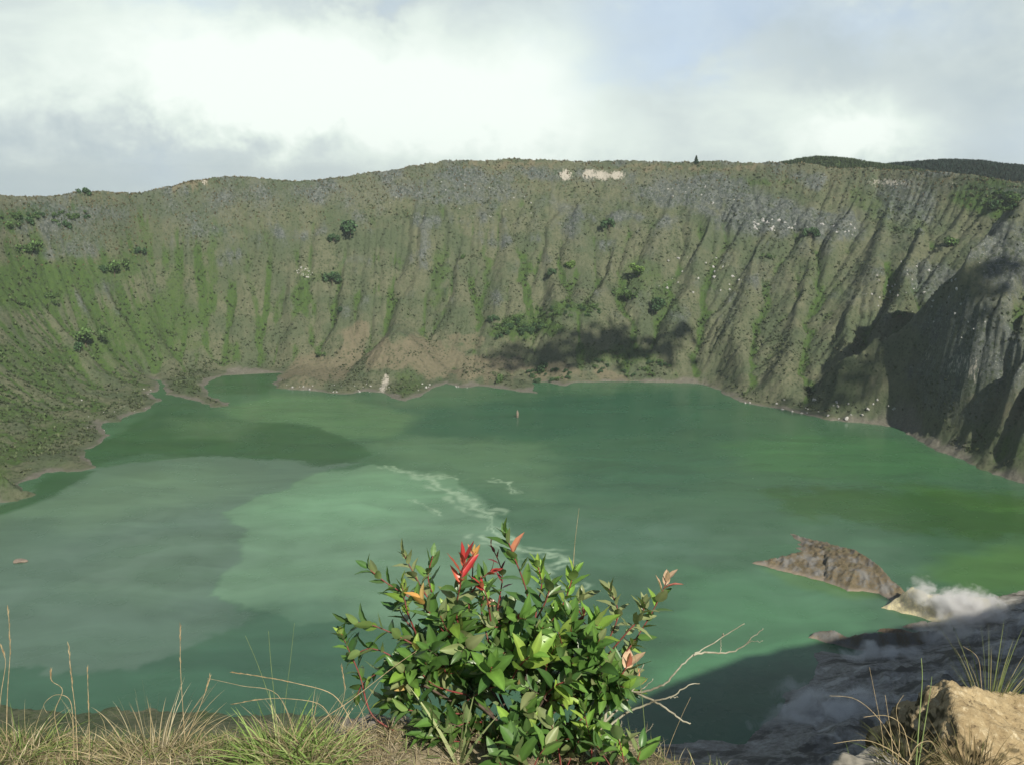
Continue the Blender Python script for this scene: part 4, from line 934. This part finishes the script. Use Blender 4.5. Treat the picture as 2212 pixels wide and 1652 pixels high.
def stalk(pts, dep, r, label, m=None, head=0.0, dep2=None):
    dep2 = dep2 or dep; n = len(pts); base = Vector(at_depth(*pts[0], dep))
    P = smooth_path([Vector(at_depth(x, y, dep+(dep2-dep)*i/(n-1)))-base for i, (x, y) in enumerate(pts)])
    r_ = empty('grass_stalk', base); tag(r_, label, 'grass stalk')
    r *= .68; V, F = tube_mesh([(P, r, r*.4)], 5); mesh_np('stem', V, F, [m or M_STRAW], parent=r_)
    if head:
        i0 = int(len(P)*(1-head)); B = Blades()
        for i in range(i0, len(P)-1):
            for j in range(3):
                p = P[i].lerp(P[i+1], j/3); d = (P[i+1]-P[i]).normalized(); a = random.random()*6.28
                B.blade(p, d+Vector((math.cos(a), math.sin(a), 0))*.22, .015, .0030, (0, 0, .1), rnd_col([(.36,.24,.13), (.46,.36,.22)]), 3)
        B.build('seed_head', M_BLADE, r_)
    return r_
stalk([(14,1600),(16,1500),(22,1400),(17,1312)], 2.75, .0022, 'tall dry stalk at the very left edge', head=.4)
stalk([(-8,1600),(2,1500),(12,1430),(2,1395)], 2.7, .002, 'shorter stalk crossing the tall one at the left edge', head=.3)
stalk([(168,1640),(163,1540),(155,1470),(148,1392)], 2.7, .002, 'dry stalk with bristly head second from the left', head=.45)
stalk([(160,1640),(158,1560),(150,1510),(120,1500),(95,1520),(102,1540)], 2.7, .0018, 'curled dry stalk looping over to the left')
stalk([(193,1640),(192,1540),(188,1440)], 2.72, .002, 'straight thin stalk just right of the bristly one', head=.5)
stalk([(130,1600),(118,1540),(135,1490),(112,1470),(110,1450)], 2.72, .0018, 'twisted dry stalk with a bent tip near the left side', head=.3)
stalk([(400,1600),(395,1530),(390,1440),(389,1350)], 2.75, .002, 'lone upright stalk with a reddish brown head against the water', head=.4)
stalk([(405,1590),(430,1530),(445,1490),(453,1462)], 2.75, .002, 'short stalk leaning right with a feathery tip', head=.4)
stalk([(598,1580),(592,1500),(585,1430),(580,1362)], 2.72, .0015, 'thin green stalk rising from the straw behind the bright tuft', M_GSTALK)
stalk([(605,1580),(580,1500),(555,1430),(530,1372)], 2.72, .0013, 'hair-thin stalk leaning left above the bright tuft', M_GSTALK)
stalk([(610,1580),(618,1500),(628,1420),(636,1345)], 2.72, .0012, 'hair-thin stalk leaning right above the bright tuft', M_GSTALK)
stalk([(760,1560),(720,1500),(640,1475),(560,1460),(505,1452)], 2.7, .0022, 'arching straw stalk bent left over the water, the upper one', head=.45)
stalk([(720,1560),(690,1520),(620,1508),(560,1510),(505,1520)], 2.7, .0018, 'arching straw stalk bent left, the lower one', head=.3)
stalk([(640,1600),(600,1500),(520,1480),(448,1464)], 2.72, .0015, 'fine arching stalk ending beside the feathery tip')
stalk([(650,1620),(690,1560),(760,1510),(850,1440),(900,1405)], 2.66, .0022, 'long straw stalk slanting up right into the shrub')
stalk([(700,1640),(760,1570),(800,1500),(820,1470)], 2.66, .0018, 'straw stalk crossing below the drooping red stem')
stalk([(690,1590),(730,1540),(745,1490),(738,1440)], 2.7, .0016, 'branching dry stalk between the green tuft and the shrub', head=.35)
stalk([(1238,1230),(1242,1170),(1251,1097)], 2.95, .0016, 'single thin straw stalk rising above the top of the shrub', dep2=2.95)
stalk([(1400,1660),(1392,1560),(1384,1480),(1372,1420),(1360,1380)], 2.7, .0014, 'thin green stalk passing behind the bare branch', M_GSTALK)
stalk([(1430,1660),(1450,1600),(1475,1540),(1492,1505)], 2.7, .0012, 'fine stalk right of the bare branch')
stalk([(1978,1660),(1985,1560),(1992,1470),(1990,1420)], 2.5, .0032, 'stiff green stalk in front of the tan boulder, the left one', M_GSTALK)
stalk([(1982,1660),(1995,1580),(2008,1500),(2013,1460)], 2.5, .0028, 'stiff green stalk in front of the tan boulder, the right one', M_GSTALK)
stalk([(1968,1640),(1950,1570),(1915,1545),(1865,1548)], 2.48, .0022, 'arching dry stalk drooping left in front of the boulder')
stalk([(1965,1650),(1925,1620),(1870,1598),(1800,1605)], 2.48, .0022, 'low dry stalk arching far to the left of the boulder')
stalk([(1955,1650),(1905,1560),(1850,1510),(1792,1502)], 2.55, .0018, 'reddish stalk slanting to the upper left beside the boulder')
stalk([(1930,1650),(1925,1590),(1918,1540),(1912,1500)], 2.5, .002, 'short upright stalk left of the boulder')
stalk([(1940,1650),(1943,1580),(1936,1530),(1952,1500)], 2.5, .0018, 'short forked stalk touching the boulder shadow')
stalk([(1910,1650),(1905,1580),(1890,1500),(1878,1440)], 2.6, .0014, 'thin stalk over the dark shore left of the boulder')
stalk([(1960,1650),(1980,1610),(2010,1600),(2025,1625)], 2.45, .002, 'small hooked stalk at the foot of the boulder')
stalk([(2128,1560),(2120,1480),(2112,1420),(2080,1395)], 2.95, .002, 'stalk leaning left out of the clump behind the boulder')

# ---- tan boulder, lower right
def boulder(name, c, rad, planes, seed, m, label, rough=.03, sub=6, k=9, amp=1.0):
    bm = bmesh.new(); bmesh.ops.create_icosphere(bm, subdivisions=sub, radius=1)
    N = [(Vector(n).normalized(), h) for n, h in planes]; co = np.array([v.co[:] for v in bm.verts]); co /= np.linalg.norm(co, axis=1, keepdims=True)
    r_ = np.full(len(co), 9.0); 
    e = 0.0
    acc = np.zeros(len(co))
    for n, h in N:
        dt = co@np.array(n); acc += np.where(dt > .02, (np.maximum(dt, .02)/h)**k, 0)
    r_ = acc**(-1.0/k)
    p = co*r_[:, None]; p = p*rad
    s = 1/rad*0+1
    d = fbm(p[:, 0]*7+p[:, 2]*5, p[:, 1]*7-p[:, 2]*4, 4, seed)*.05+ridged(p[:, 0]*16+p[:, 2]*9, p[:, 1]*16+p[:, 2]*13, 3, seed+3)*.012+fbm(p[:, 0]*70+p[:, 2]*45, p[:, 1]*70-p[:, 2]*50, 3, seed+5)*.012
    p = p+co*d[:, None]*amp
    for v, q_ in zip(bm.verts, p): v.co = q_
    me = bpy.data.meshes.new(name); bm.to_mesh(me); bm.free(); me.materials.append(m); me.polygons.foreach_set('use_smooth', [True]*len(me.polygons))
    o = bpy.data.objects.new(name, me); col.objects.link(o); o.location = c; return tag(o, label, 'rock')
def crumb(q, b, out):
    P = geo(q); n1 = q.noise(P, 7, 6, .65); n2 = q.noise(P, 38, 5, .7); n3 = q.noise(P, 3, 3, .5)
    c = q.mix(q.ramp(n1, .3, .7), (.25, .19, .105), (.42, .335, .195)); c = q.mix(q.ramp(n2, .5, .75), c, (.56, .48, .32)); c = q.mix(q.ramp(n2, .44, .30), c, (.10, .075, .045))
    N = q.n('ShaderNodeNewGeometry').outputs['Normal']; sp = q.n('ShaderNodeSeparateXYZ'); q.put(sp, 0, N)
    soil_shade = q.math('MULTIPLY', q.ramp(sp.outputs[2], .62, .30), q.ramp(n1, .25, .5, .35, .95)); c = q.mix(soil_shade, c, (.07, .06, .035))  # steep sides darkened: brown soil tone plus shade painted into the colour
    q.put(b, 'Base Color', c); q.put(b, 'Roughness', .95); q.put(b, 'Specular IOR Level', .1); bump(q, b, q.math('ADD', n1, n2), .9, .012)
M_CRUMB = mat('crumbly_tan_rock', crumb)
bc = Vector(at_depth(2090, 1640, 2.80)); AP = Vector(at_depth(2046, 1456, 2.80))-bc; LP = Vector(at_depth(1915, 1600, 2.78))-bc; FP = Vector(at_depth(2010, 1600, 2.62))-bc
def pl(n, p): n = Vector(n).normalized(); return (n, n.dot(p))
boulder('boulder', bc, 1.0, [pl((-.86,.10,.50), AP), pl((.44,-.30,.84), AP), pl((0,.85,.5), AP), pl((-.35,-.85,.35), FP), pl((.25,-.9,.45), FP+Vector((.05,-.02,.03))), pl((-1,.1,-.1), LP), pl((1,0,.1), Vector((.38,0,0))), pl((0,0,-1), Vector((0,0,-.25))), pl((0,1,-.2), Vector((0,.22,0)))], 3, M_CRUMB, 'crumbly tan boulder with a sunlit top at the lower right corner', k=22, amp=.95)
boulder('boulder', Vector(at_depth(1890, 1722, 2.52)), .105, [((0,-.2,1),.40),((-1,0,.4),.9),((1,0,.4),.9),((0,-1,.2),.8),((0,1,0),.9),((0,0,-1),.8)], 9, mat('grey_rock', simple((.30,.28,.23), (.16,.15,.12), 25)), 'flat pale grey stone at the bottom edge left of the tan boulder', sub=5)
boulder('boulder', Vector(at_depth(800, 1655, 2.95)), .15, [((0,-.2,1),.42),((-1,-.1,.5),.9),((1,0,.4),1.1),((0,-1,.2),.8),((0,1,0),.9),((0,0,-1),.8)], 15, mat('slate_rock', simple((.13,.12,.105), (.21,.19,.165), 18)), 'smooth grey rock on the ledge left of the shrub', sub=5)
# ---------------------------------------------------------------- the leafy shrub
M_STEMR = mat('red_stem', simple((.20,.035,.03), (.13,.05,.035), 40, .6)); M_STEMD = mat('dark_stem', simple((.045,.03,.022), (.10,.07,.05), 40)); M_STEMG = mat('lichen_twig', simple((.22,.20,.14), (.34,.33,.25), 35))
class Leaves:
    def __init__(s): s.V = []; s.F = []; s.T = []
    def leaf(s, p, d, up, L, W, col_, fold=.25, curl=.3, segs=8):
        d = Vector(d).normalized(); up = Vector(up); side = d.cross(up)
        if side.length < 1e-3: side = d.orthogonal()
        side.normalize(); nrm = side.cross(d).normalized(); p = Vector(p); b = len(s.V)
        # petiole start, then blade rows: left edge, midrib, right edge
        for i in range(segs+1):
            t = i/segs; prof = (math.sin(math.pi*min(1, t*1.02+.02)**.80))**.68*(1-.12*t) if t < 1 else 0.0
            w = W*.5*prof; c = p+d*L*t-nrm*curl*L*t*t*.5
            for sd, k in ((-1, 1), (-.5, .5), (0, 0), (.5, .5), (1, 1)):
                s.V.append(tuple(c+side*w*sd*math.cos(fold)+nrm*(abs(sd)*w*math.sin(fold)+.03*W*math.sin(t*18+sd*3)*k)))
                m = 1.22 if sd == 0 else (1.0 if k == .5 else .92); s.T.append(tuple(min(1, q_*m) for q_ in col_))
            if i < segs:
                for j in range(4): a = b+5*i+j; s.F.append([a, a+1, a+6, a+5])
    def build(s, name, m, parent, label=None):
        o = mesh_np(name, np.array(s.V), np.array(s.F), [m], attrs={'tint': np.array(s.T)}, parent=parent)
        if label: o['label'] = label
        return o
GL = [(.095,.195,.040), (.078,.168,.036), (.120,.230,.048), (.060,.138,.034), (.100,.185,.055)]
YGL = [(.20,.34,.055), (.26,.38,.07), (.15,.29,.05)]; PALEL = [(.25,.29,.13), (.20,.25,.10)]
REDL = [(.50,.055,.05), (.42,.045,.045), (.55,.12,.07)]; ORL = [(.62,.33,.10), (.60,.42,.16), (.62,.25,.14)]; DRED = [(.20,.03,.035), (.26,.04,.04)]; PINK = [(.62,.20,.15), (.60,.42,.28)]
class Shrub:
    def __init__(s, name, label, base):
        s.base = Vector(base); s.root = empty(name, base); tag(s.root, label, 'shrub'); s.G = Leaves(); s.Rr = Leaves(); s.red = []; s.dark = []
    def shoot(s, pts, kind='g', start=.25, n=10, L=.082, r=.0030, tip=None, reds=True, spread=1.0, depths=None):
        """pts: pixel path with depth -> real 3-D path of one stem, leaves set spirally along it"""
        P = smooth_path([Vector(at_depth(x, y, dd))-s.base for x, y, dd in pts], 5)
        (s.red if reds else s.dark).append((P, r, r*.45)); m = len(P)-1; a = random.random()*6.28
        for i in range(n):
            t = start+(1-start)*((i+.6)/n); f = t*m; j = min(int(f), m-1); p = P[j].lerp(P[j+1], f-j); ax = (P[j+1]-P[j]).normalized()
            a += 2.4; u = ax.orthogonal().normalized(); w = ax.cross(u); rad = u*math.cos(a)+w*math.sin(a)
            el = .25+.75*t**2.2
            d = (rad*(1-.62*el*1.0)*spread+ax*(.25+.75*el)+Vector((0, -.12, .10))).normalized()
            young = t > .86; k = kind
            if k == 'r': k = 'g' if t < .62 else 'r'
            if k == 'o': k = 'g' if t < .8 else 'o'
            if k == 'd': k = 'd' if random.random() < .8 else 'g'
            if k == 'p': k = 'g' if t < .75 else 'p'
            if k == 'y': k = 'y' if t > .35 or random.random() < .4 else 'g'
            if k == 'g' and random.random() < .10: k = 'l'
            if k == 'g' and random.random() < .10: k = 'y'
            if k == 'g' and random.random() < .018: k = random.choice('rod')
            cols = {'g': GL, 'y': YGL, 'l': PALEL, 'r': REDL, 'o': ORL, 'd': DRED, 'p': PINK}[k]
            LL = L*random.uniform(.75, 1.12)*(1.0 if not young else .72)*(.62 if k == 'd' else 1)
            tgt = s.Rr if k in 'rodp' else s.G
            tgt.leaf(p+d*.004, d, ax+Vector((0, -.25, .35)), LL, LL*random.uniform(.40, .55)*(.75 if k in 'rd' else 1), rnd_col(cols), random.uniform(.10, .50), random.uniform(-.2, .85))
    def finish(s, redlabel=None):
        if s.red: V, F = tube_mesh(s.red, 6); o = mesh_np('stem', V, F, [M_STEMR], parent=s.root); o['label'] = 'red young stems'
        if s.dark: V, F = tube_mesh(s.dark, 6); o = mesh_np('stem', V, F, [M_STEMD], parent=s.root); o['label'] = 'dark woody stems'
        s.G.build('foliage', M_LEAF, s.root)
        if s.Rr.V: s.Rr.build('foliage', M_RED, s.root, redlabel or 'red and orange young leaves')
random.seed(11)
base = gpt(1120, 1606); bd = 2.86
S1 = Shrub('shrub', 'leafy green shrub with red and orange young leaves in the middle of the foreground', base)
D = 2.88
def woody(a, mid, b, r=.007): S1.dark.append((smooth_path([Vector(at_depth(*a, D+.02))-S1.base, Vector(at_depth(*mid[:2], D+mid[2]))-S1.base, Vector(at_depth(*b[:2], D+b[2]))-S1.base], 6), r, r*.45))
HUB = [(960,1420,.0), (1060,1430,.05), (1140,1400,.0), (1235,1420,.03), (1010,1500,-.06), (1180,1500,-.08), (900,1470,.04), (1290,1470,.0), (1100,1330,.05), (1000,1370,.02)]
for hx, hy, hz in HUB: woody((1120+random.uniform(-30, 30), 1612), ((1120+hx)/2+random.uniform(-15, 15), (1612+hy)/2, hz*.5), (hx, hy, hz))
SH = [ # path (px,py,depth offset), kind, leaves, start
 ([(1140,1400,.0),(1140,1290,.0),(1110,1200,-.02),(1090,1150,-.02)], 'g', 15, .15, .075),
 ([(1100,1430,.0),(1075,1330,.05),(1085,1240,.05),(1060,1175,.05)], 'd', 12, .35, .055),
 ([(1000,1380,.0),(985,1320,-.04),(995,1260,-.08),(1003,1205,-.08)], 'r', 20, .15, .080),
 ([(1010,1330,.03),(1020,1250,.03),(1022,1190,.02)], 'o', 9, .3, .05),
 ([(970,1360,.0),(930,1300,.04),(895,1240,.04),(872,1195,.04)], 'l', 13, .25, .060),
 ([(960,1400,.02),(945,1310,.06),(925,1250,.06),(935,1200,.06)], 'g', 12, .25, .065),
 ([(980,1370,.0),(900,1300,-.02),(835,1258,-.02),(795,1226,-.02)], 'g', 13, .22, .062),
 ([(1000,1400,-.02),(960,1365,-.06),(930,1325,-.08),(908,1292,-.08)], 'o', 11, .25, .070),
 ([(960,1430,.0),(870,1378,-.02),(800,1348,-.02),(752,1342,-.02)], 'g', 14, .2, .068),
 ([(880,1590,.0),(805,1545,-.0),(778,1460,.02),(752,1400,.02),(738,1368,.02)], 'g', 13, .45, .062),
 ([(900,1480,.02),(850,1420,.0),(800,1400,.0),(765,1415,.0)], 'g', 11, .2, .062),
 ([(1180,1420,.0),(1200,1340,.0),(1225,1285,.0),(1240,1232,.0)], 'y', 15, .3, .068),
 ([(1150,1380,.0),(1160,1310,.02),(1170,1260,.02),(1160,1215,.02)], 'y', 11, .5, .06),
 ([(1290,1460,.0),(1350,1410,.0),(1395,1345,.0),(1425,1290,.0),(1442,1250,.0)], 'p', 18, .15, .062),
 ([(1280,1440,.02),(1320,1370,.02),(1335,1320,.02),(1316,1270,.02)], 'l', 12, .3, .062),
 ([(1290,1440,.0),(1350,1370,-.03),(1385,1330,-.03),(1392,1300,-.03)], 'l', 13, .3, .060),
 ([(1250,1420,-.02),(1285,1380,-.04),(1290,1340,-.04)], 'y', 9, .35, .085),
 ([(1290,1490,.0),(1335,1465,-.05),(1356,1436,-.05)], 'p', 9, .3, .085),
 ([(1100,1480,-.04),(1120,1440,-.12),(1150,1412,-.16)], 'y', 9, .45, .095),
 ([(1080,1500,-.04),(1060,1460,-.14),(1062,1440,-.18)], 'g', 10, .35, .090),
 ([(1160,1520,-.04),(1200,1480,-.12),(1230,1470,-.14)], 'g', 10, .3, .085),
 ([(1180,1500,.0),(1180,1440,-.08),(1200,1395,-.10)], 'y', 9, .5, .08),
 ([(1010,1500,-.04),(940,1480,-.10),(900,1440,-.12)], 'g', 10, .3, .088),
 ([(1010,1540,-.02),(930,1540,-.06),(870,1530,-.06)], 'g', 11, .3, .070),
 ([(1060,1560,.0),(1010,1560,-.08),(960,1580,-.10)], 'g', 9, .3, .075),
 ([(1010,1290,-.02),(1040,1250,-.05),(1062,1232,-.05)], 'r', 8, .3, .055),
 ([(1180,1330,.0),(1250,1340,.03),(1262,1325,.03)], 'd', 7, .4, .06),
 ([(1060,1400,.0),(1040,1320,.04),(1050,1270,.04)], 'g', 10, .3, .066),
 ([(1200,1400,.04),(1230,1330,.07),(1262,1285,.07)], 'l', 11, .3, .060),
 ([(930,1400,.03),(870,1330,.06),(858,1285,.06)], 'g', 11, .3, .062),
 ([(900,1370,-.02),(880,1320,-.05),(868,1262,-.05)], 'y', 9, .3, .058),
 ([(940,1440,.02),(850,1440,.03),(790,1470,.03),(772,1500,.03)], 'g', 12, .3, .062),
 ([(1250,1480,.04),(1310,1420,.07),(1368,1395,.07)], 'g', 12, .3, .064),
 ([(1290,1500,-.03),(1340,1500,-.06),(1372,1475,-.06)], 'o', 9, .3, .06),
 ([(1150,1350,-.04),(1178,1300,-.08),(1190,1262,-.08)], 'g', 10, .3, .07),
 ([(1060,1340,-.05),(1052,1290,-.09),(1040,1262,-.09)], 'r', 8, .3, .05),
 ([(1180,1560,.0),(1240,1560,-.06),(1290,1530,-.06)], 'g', 10, .3, .080),
]
for pts, kd, n, st, L in SH:
    S1.shoot([(x, y, D+z) for x, y, z in pts], kd, st, n, L)
rs = random.Random(21)
for i in range(104):      # the inner mass of leaves
    a = rs.uniform(-.25, math.pi+.25); k = rs.random()**.6; ex = 1085+math.cos(a)*265*k; ey = 1480-math.sin(a)*190*k; hz = rs.uniform(-.18, .18)
    h = min(HUB, key=lambda q_: (q_[0]-ex)**2+(q_[1]-ey)**2+rs.uniform(0, 4000))
    mx, my = (h[0]*.5+ex*.5)+rs.uniform(-12, 12), (h[1]*.45+ey*.55)+rs.uniform(-4, 16)
    S1.shoot([(h[0], h[1]+12, D+h[2]), (mx, my, D+hz*.6), (ex, ey, D+hz)], 'y' if rs.random() < .10 else 'g', .2, rs.randint(8, 12), rs.uniform(.060, .088), r=.0022, reds=rs.random() < .6)
for i in range(26):      # leafy skirt round the foot of the stems
    ex = rs.uniform(900, 1330); ey = rs.uniform(1530, 1605); hz = rs.uniform(-.16, .06)
    S1.shoot([(1120+(ex-1120)*.35, 1600, D+hz*.3), (1120+(ex-1120)*.75, ey-20+30, D+hz*.8), (ex, ey, D+hz)], 'g', .25, rs.randint(7, 10), rs.uniform(.058, .085), r=.002, reds=rs.random() < .5)
S1.finish()
# small shrubs sprouting at its foot
def sprout(label, base_px, dep, shoots):
    b = Vector(at_depth(*base_px, dep)); s = Shrub('shrub', label, b)
    for pts, kd, n, st, L in shoots: s.shoot([(x, y, dep+z) for x, y, z in pts], kd, st, n, L, r=.0022)
    s.finish('yellow and reddish young leaves')
sprout('low sprout with big glossy green leaves at the bottom, right of the spiky grass', (1130,1690), 2.6, [([(1130,1690,0),(1120,1640,-.02),(1110,1610,-.02)], 'g', 9, .2, .085), ([(1140,1690,0),(1160,1640,0),(1180,1610,0)], 'g', 8, .2, .085), ([(1130,1700,0),(1090,1660,0),(1075,1640,0)], 'g', 7, .3, .08)])
sprout('yellow green sprout with small leaves under the right side of the shrub', (1275,1680), 2.72, [([(1275,1680,0),(1278,1610,0),(1268,1565,0),(1262,1530,0)], 'y', 10, .35, .06), ([(1275,1680,0),(1300,1620,0),(1290,1590,0)], 'y', 6, .4, .05)])
sprout('green sprout with three large leaves at the bottom below the bare branch', (1355,1700), 2.6, [([(1355,1700,0),(1345,1630,0),(1335,1590,0)], 'g', 7, .3, .075), ([(1360,1700,0),(1375,1650,0),(1385,1615,0)], 'g', 6, .3, .08), ([(1350,1700,0),(1310,1640,0),(1290,1610,0)], 'g', 6, .3, .07)])
sprout('low leafy sprout between the yellow green sprout and the shrub stems', (1215,1680), 2.74, [([(1215,1680,0),(1205,1610,0),(1190,1560,0)], 'g', 9, .3, .075), ([(1215,1680,0),(1240,1620,0),(1255,1590,0)], 'g', 7, .3, .07)])

# ---- bare lichen-grey branch reaching right from behind the shrub
def Z7(X, Y): return ((X/2.519+1280)/1.1718, (Y/2.519+1280)/1.1718)
DB = [([(560,1560),(600,1440),(650,1290),(680,1210),(760,1180),(860,1190),(940,1165),(1020,1130),(1110,1030),(1190,950),(1250,915),(1390,830),(1520,750)], .0050, .0012),
 ([(1190,945),(1290,930),(1400,940),(1500,900),(1570,840),(1640,780)], .0034, .0012), ([(830,1190),(940,1240),(1040,1300),(1120,1360),(1180,1385)], .0036, .0022),
 ([(570,1500),(600,1460),(750,1330),(880,1270),(960,1240),(1060,1210),(1150,1150),(1235,1125)], .0042, .0014), ([(600,1400),(740,1270),(810,1180),(840,1080),(885,1010)], .0038, .0014),
 ([(860,1175),(900,1140),(940,1105)], .002, .001), ([(745,1290),(735,1250),(730,1210)], .0016, .001), ([(690,1265),(740,1278),(800,1280)], .0018, .001), ([(1370,940),(1372,890),(1370,850)], .0014, .0008), ([(1385,835),(1388,822),(1385,808)], .002, .0015),
 ([(1050,1222),(1080,1218),(1098,1212)], .0014, .001), ([(700,1500),(730,1440),(742,1370)], .0014, .0008), ([(820,1560),(870,1470),(920,1420),(940,1385)], .0016, .0008), ([(590,1500),(560,1560),(600,1640)], .004, .003), ([(600,1250),(640,1245),(690,1262)], .0016, .001), ([(1540,880),(1580,862),(1640,862)], .0012, .0006)]
b0 = Vector(at_depth(*Z7(590, 1560), 2.78)); r_ = empty('bare_branch', b0); tag(r_, 'bare grey branch forking out over the shaded water right of the shrub', 'branch')
paths = []
for i, (pts, r0, r1) in enumerate(DB):
    P = smooth_path([Vector(at_depth(*Z7(*p), 2.78+(.0 if i else .0)+.03*math.sin(p[0]*.01)))-b0 for p in pts], 5)
    P = [p+Vector((rs.gauss(0, .0012), rs.gauss(0, .0012), rs.gauss(0, .0012))) for p in P]; paths.append((P, r0, r1))
V, F = tube_mesh(paths[:1], 7); o = mesh_np('limb', V, F, [M_STEMG], parent=r_)
for p_ in paths[1:]: V, F = tube_mesh([p_], 6); mesh_np('twig', V, F, [M_STEMG], parent=r_)
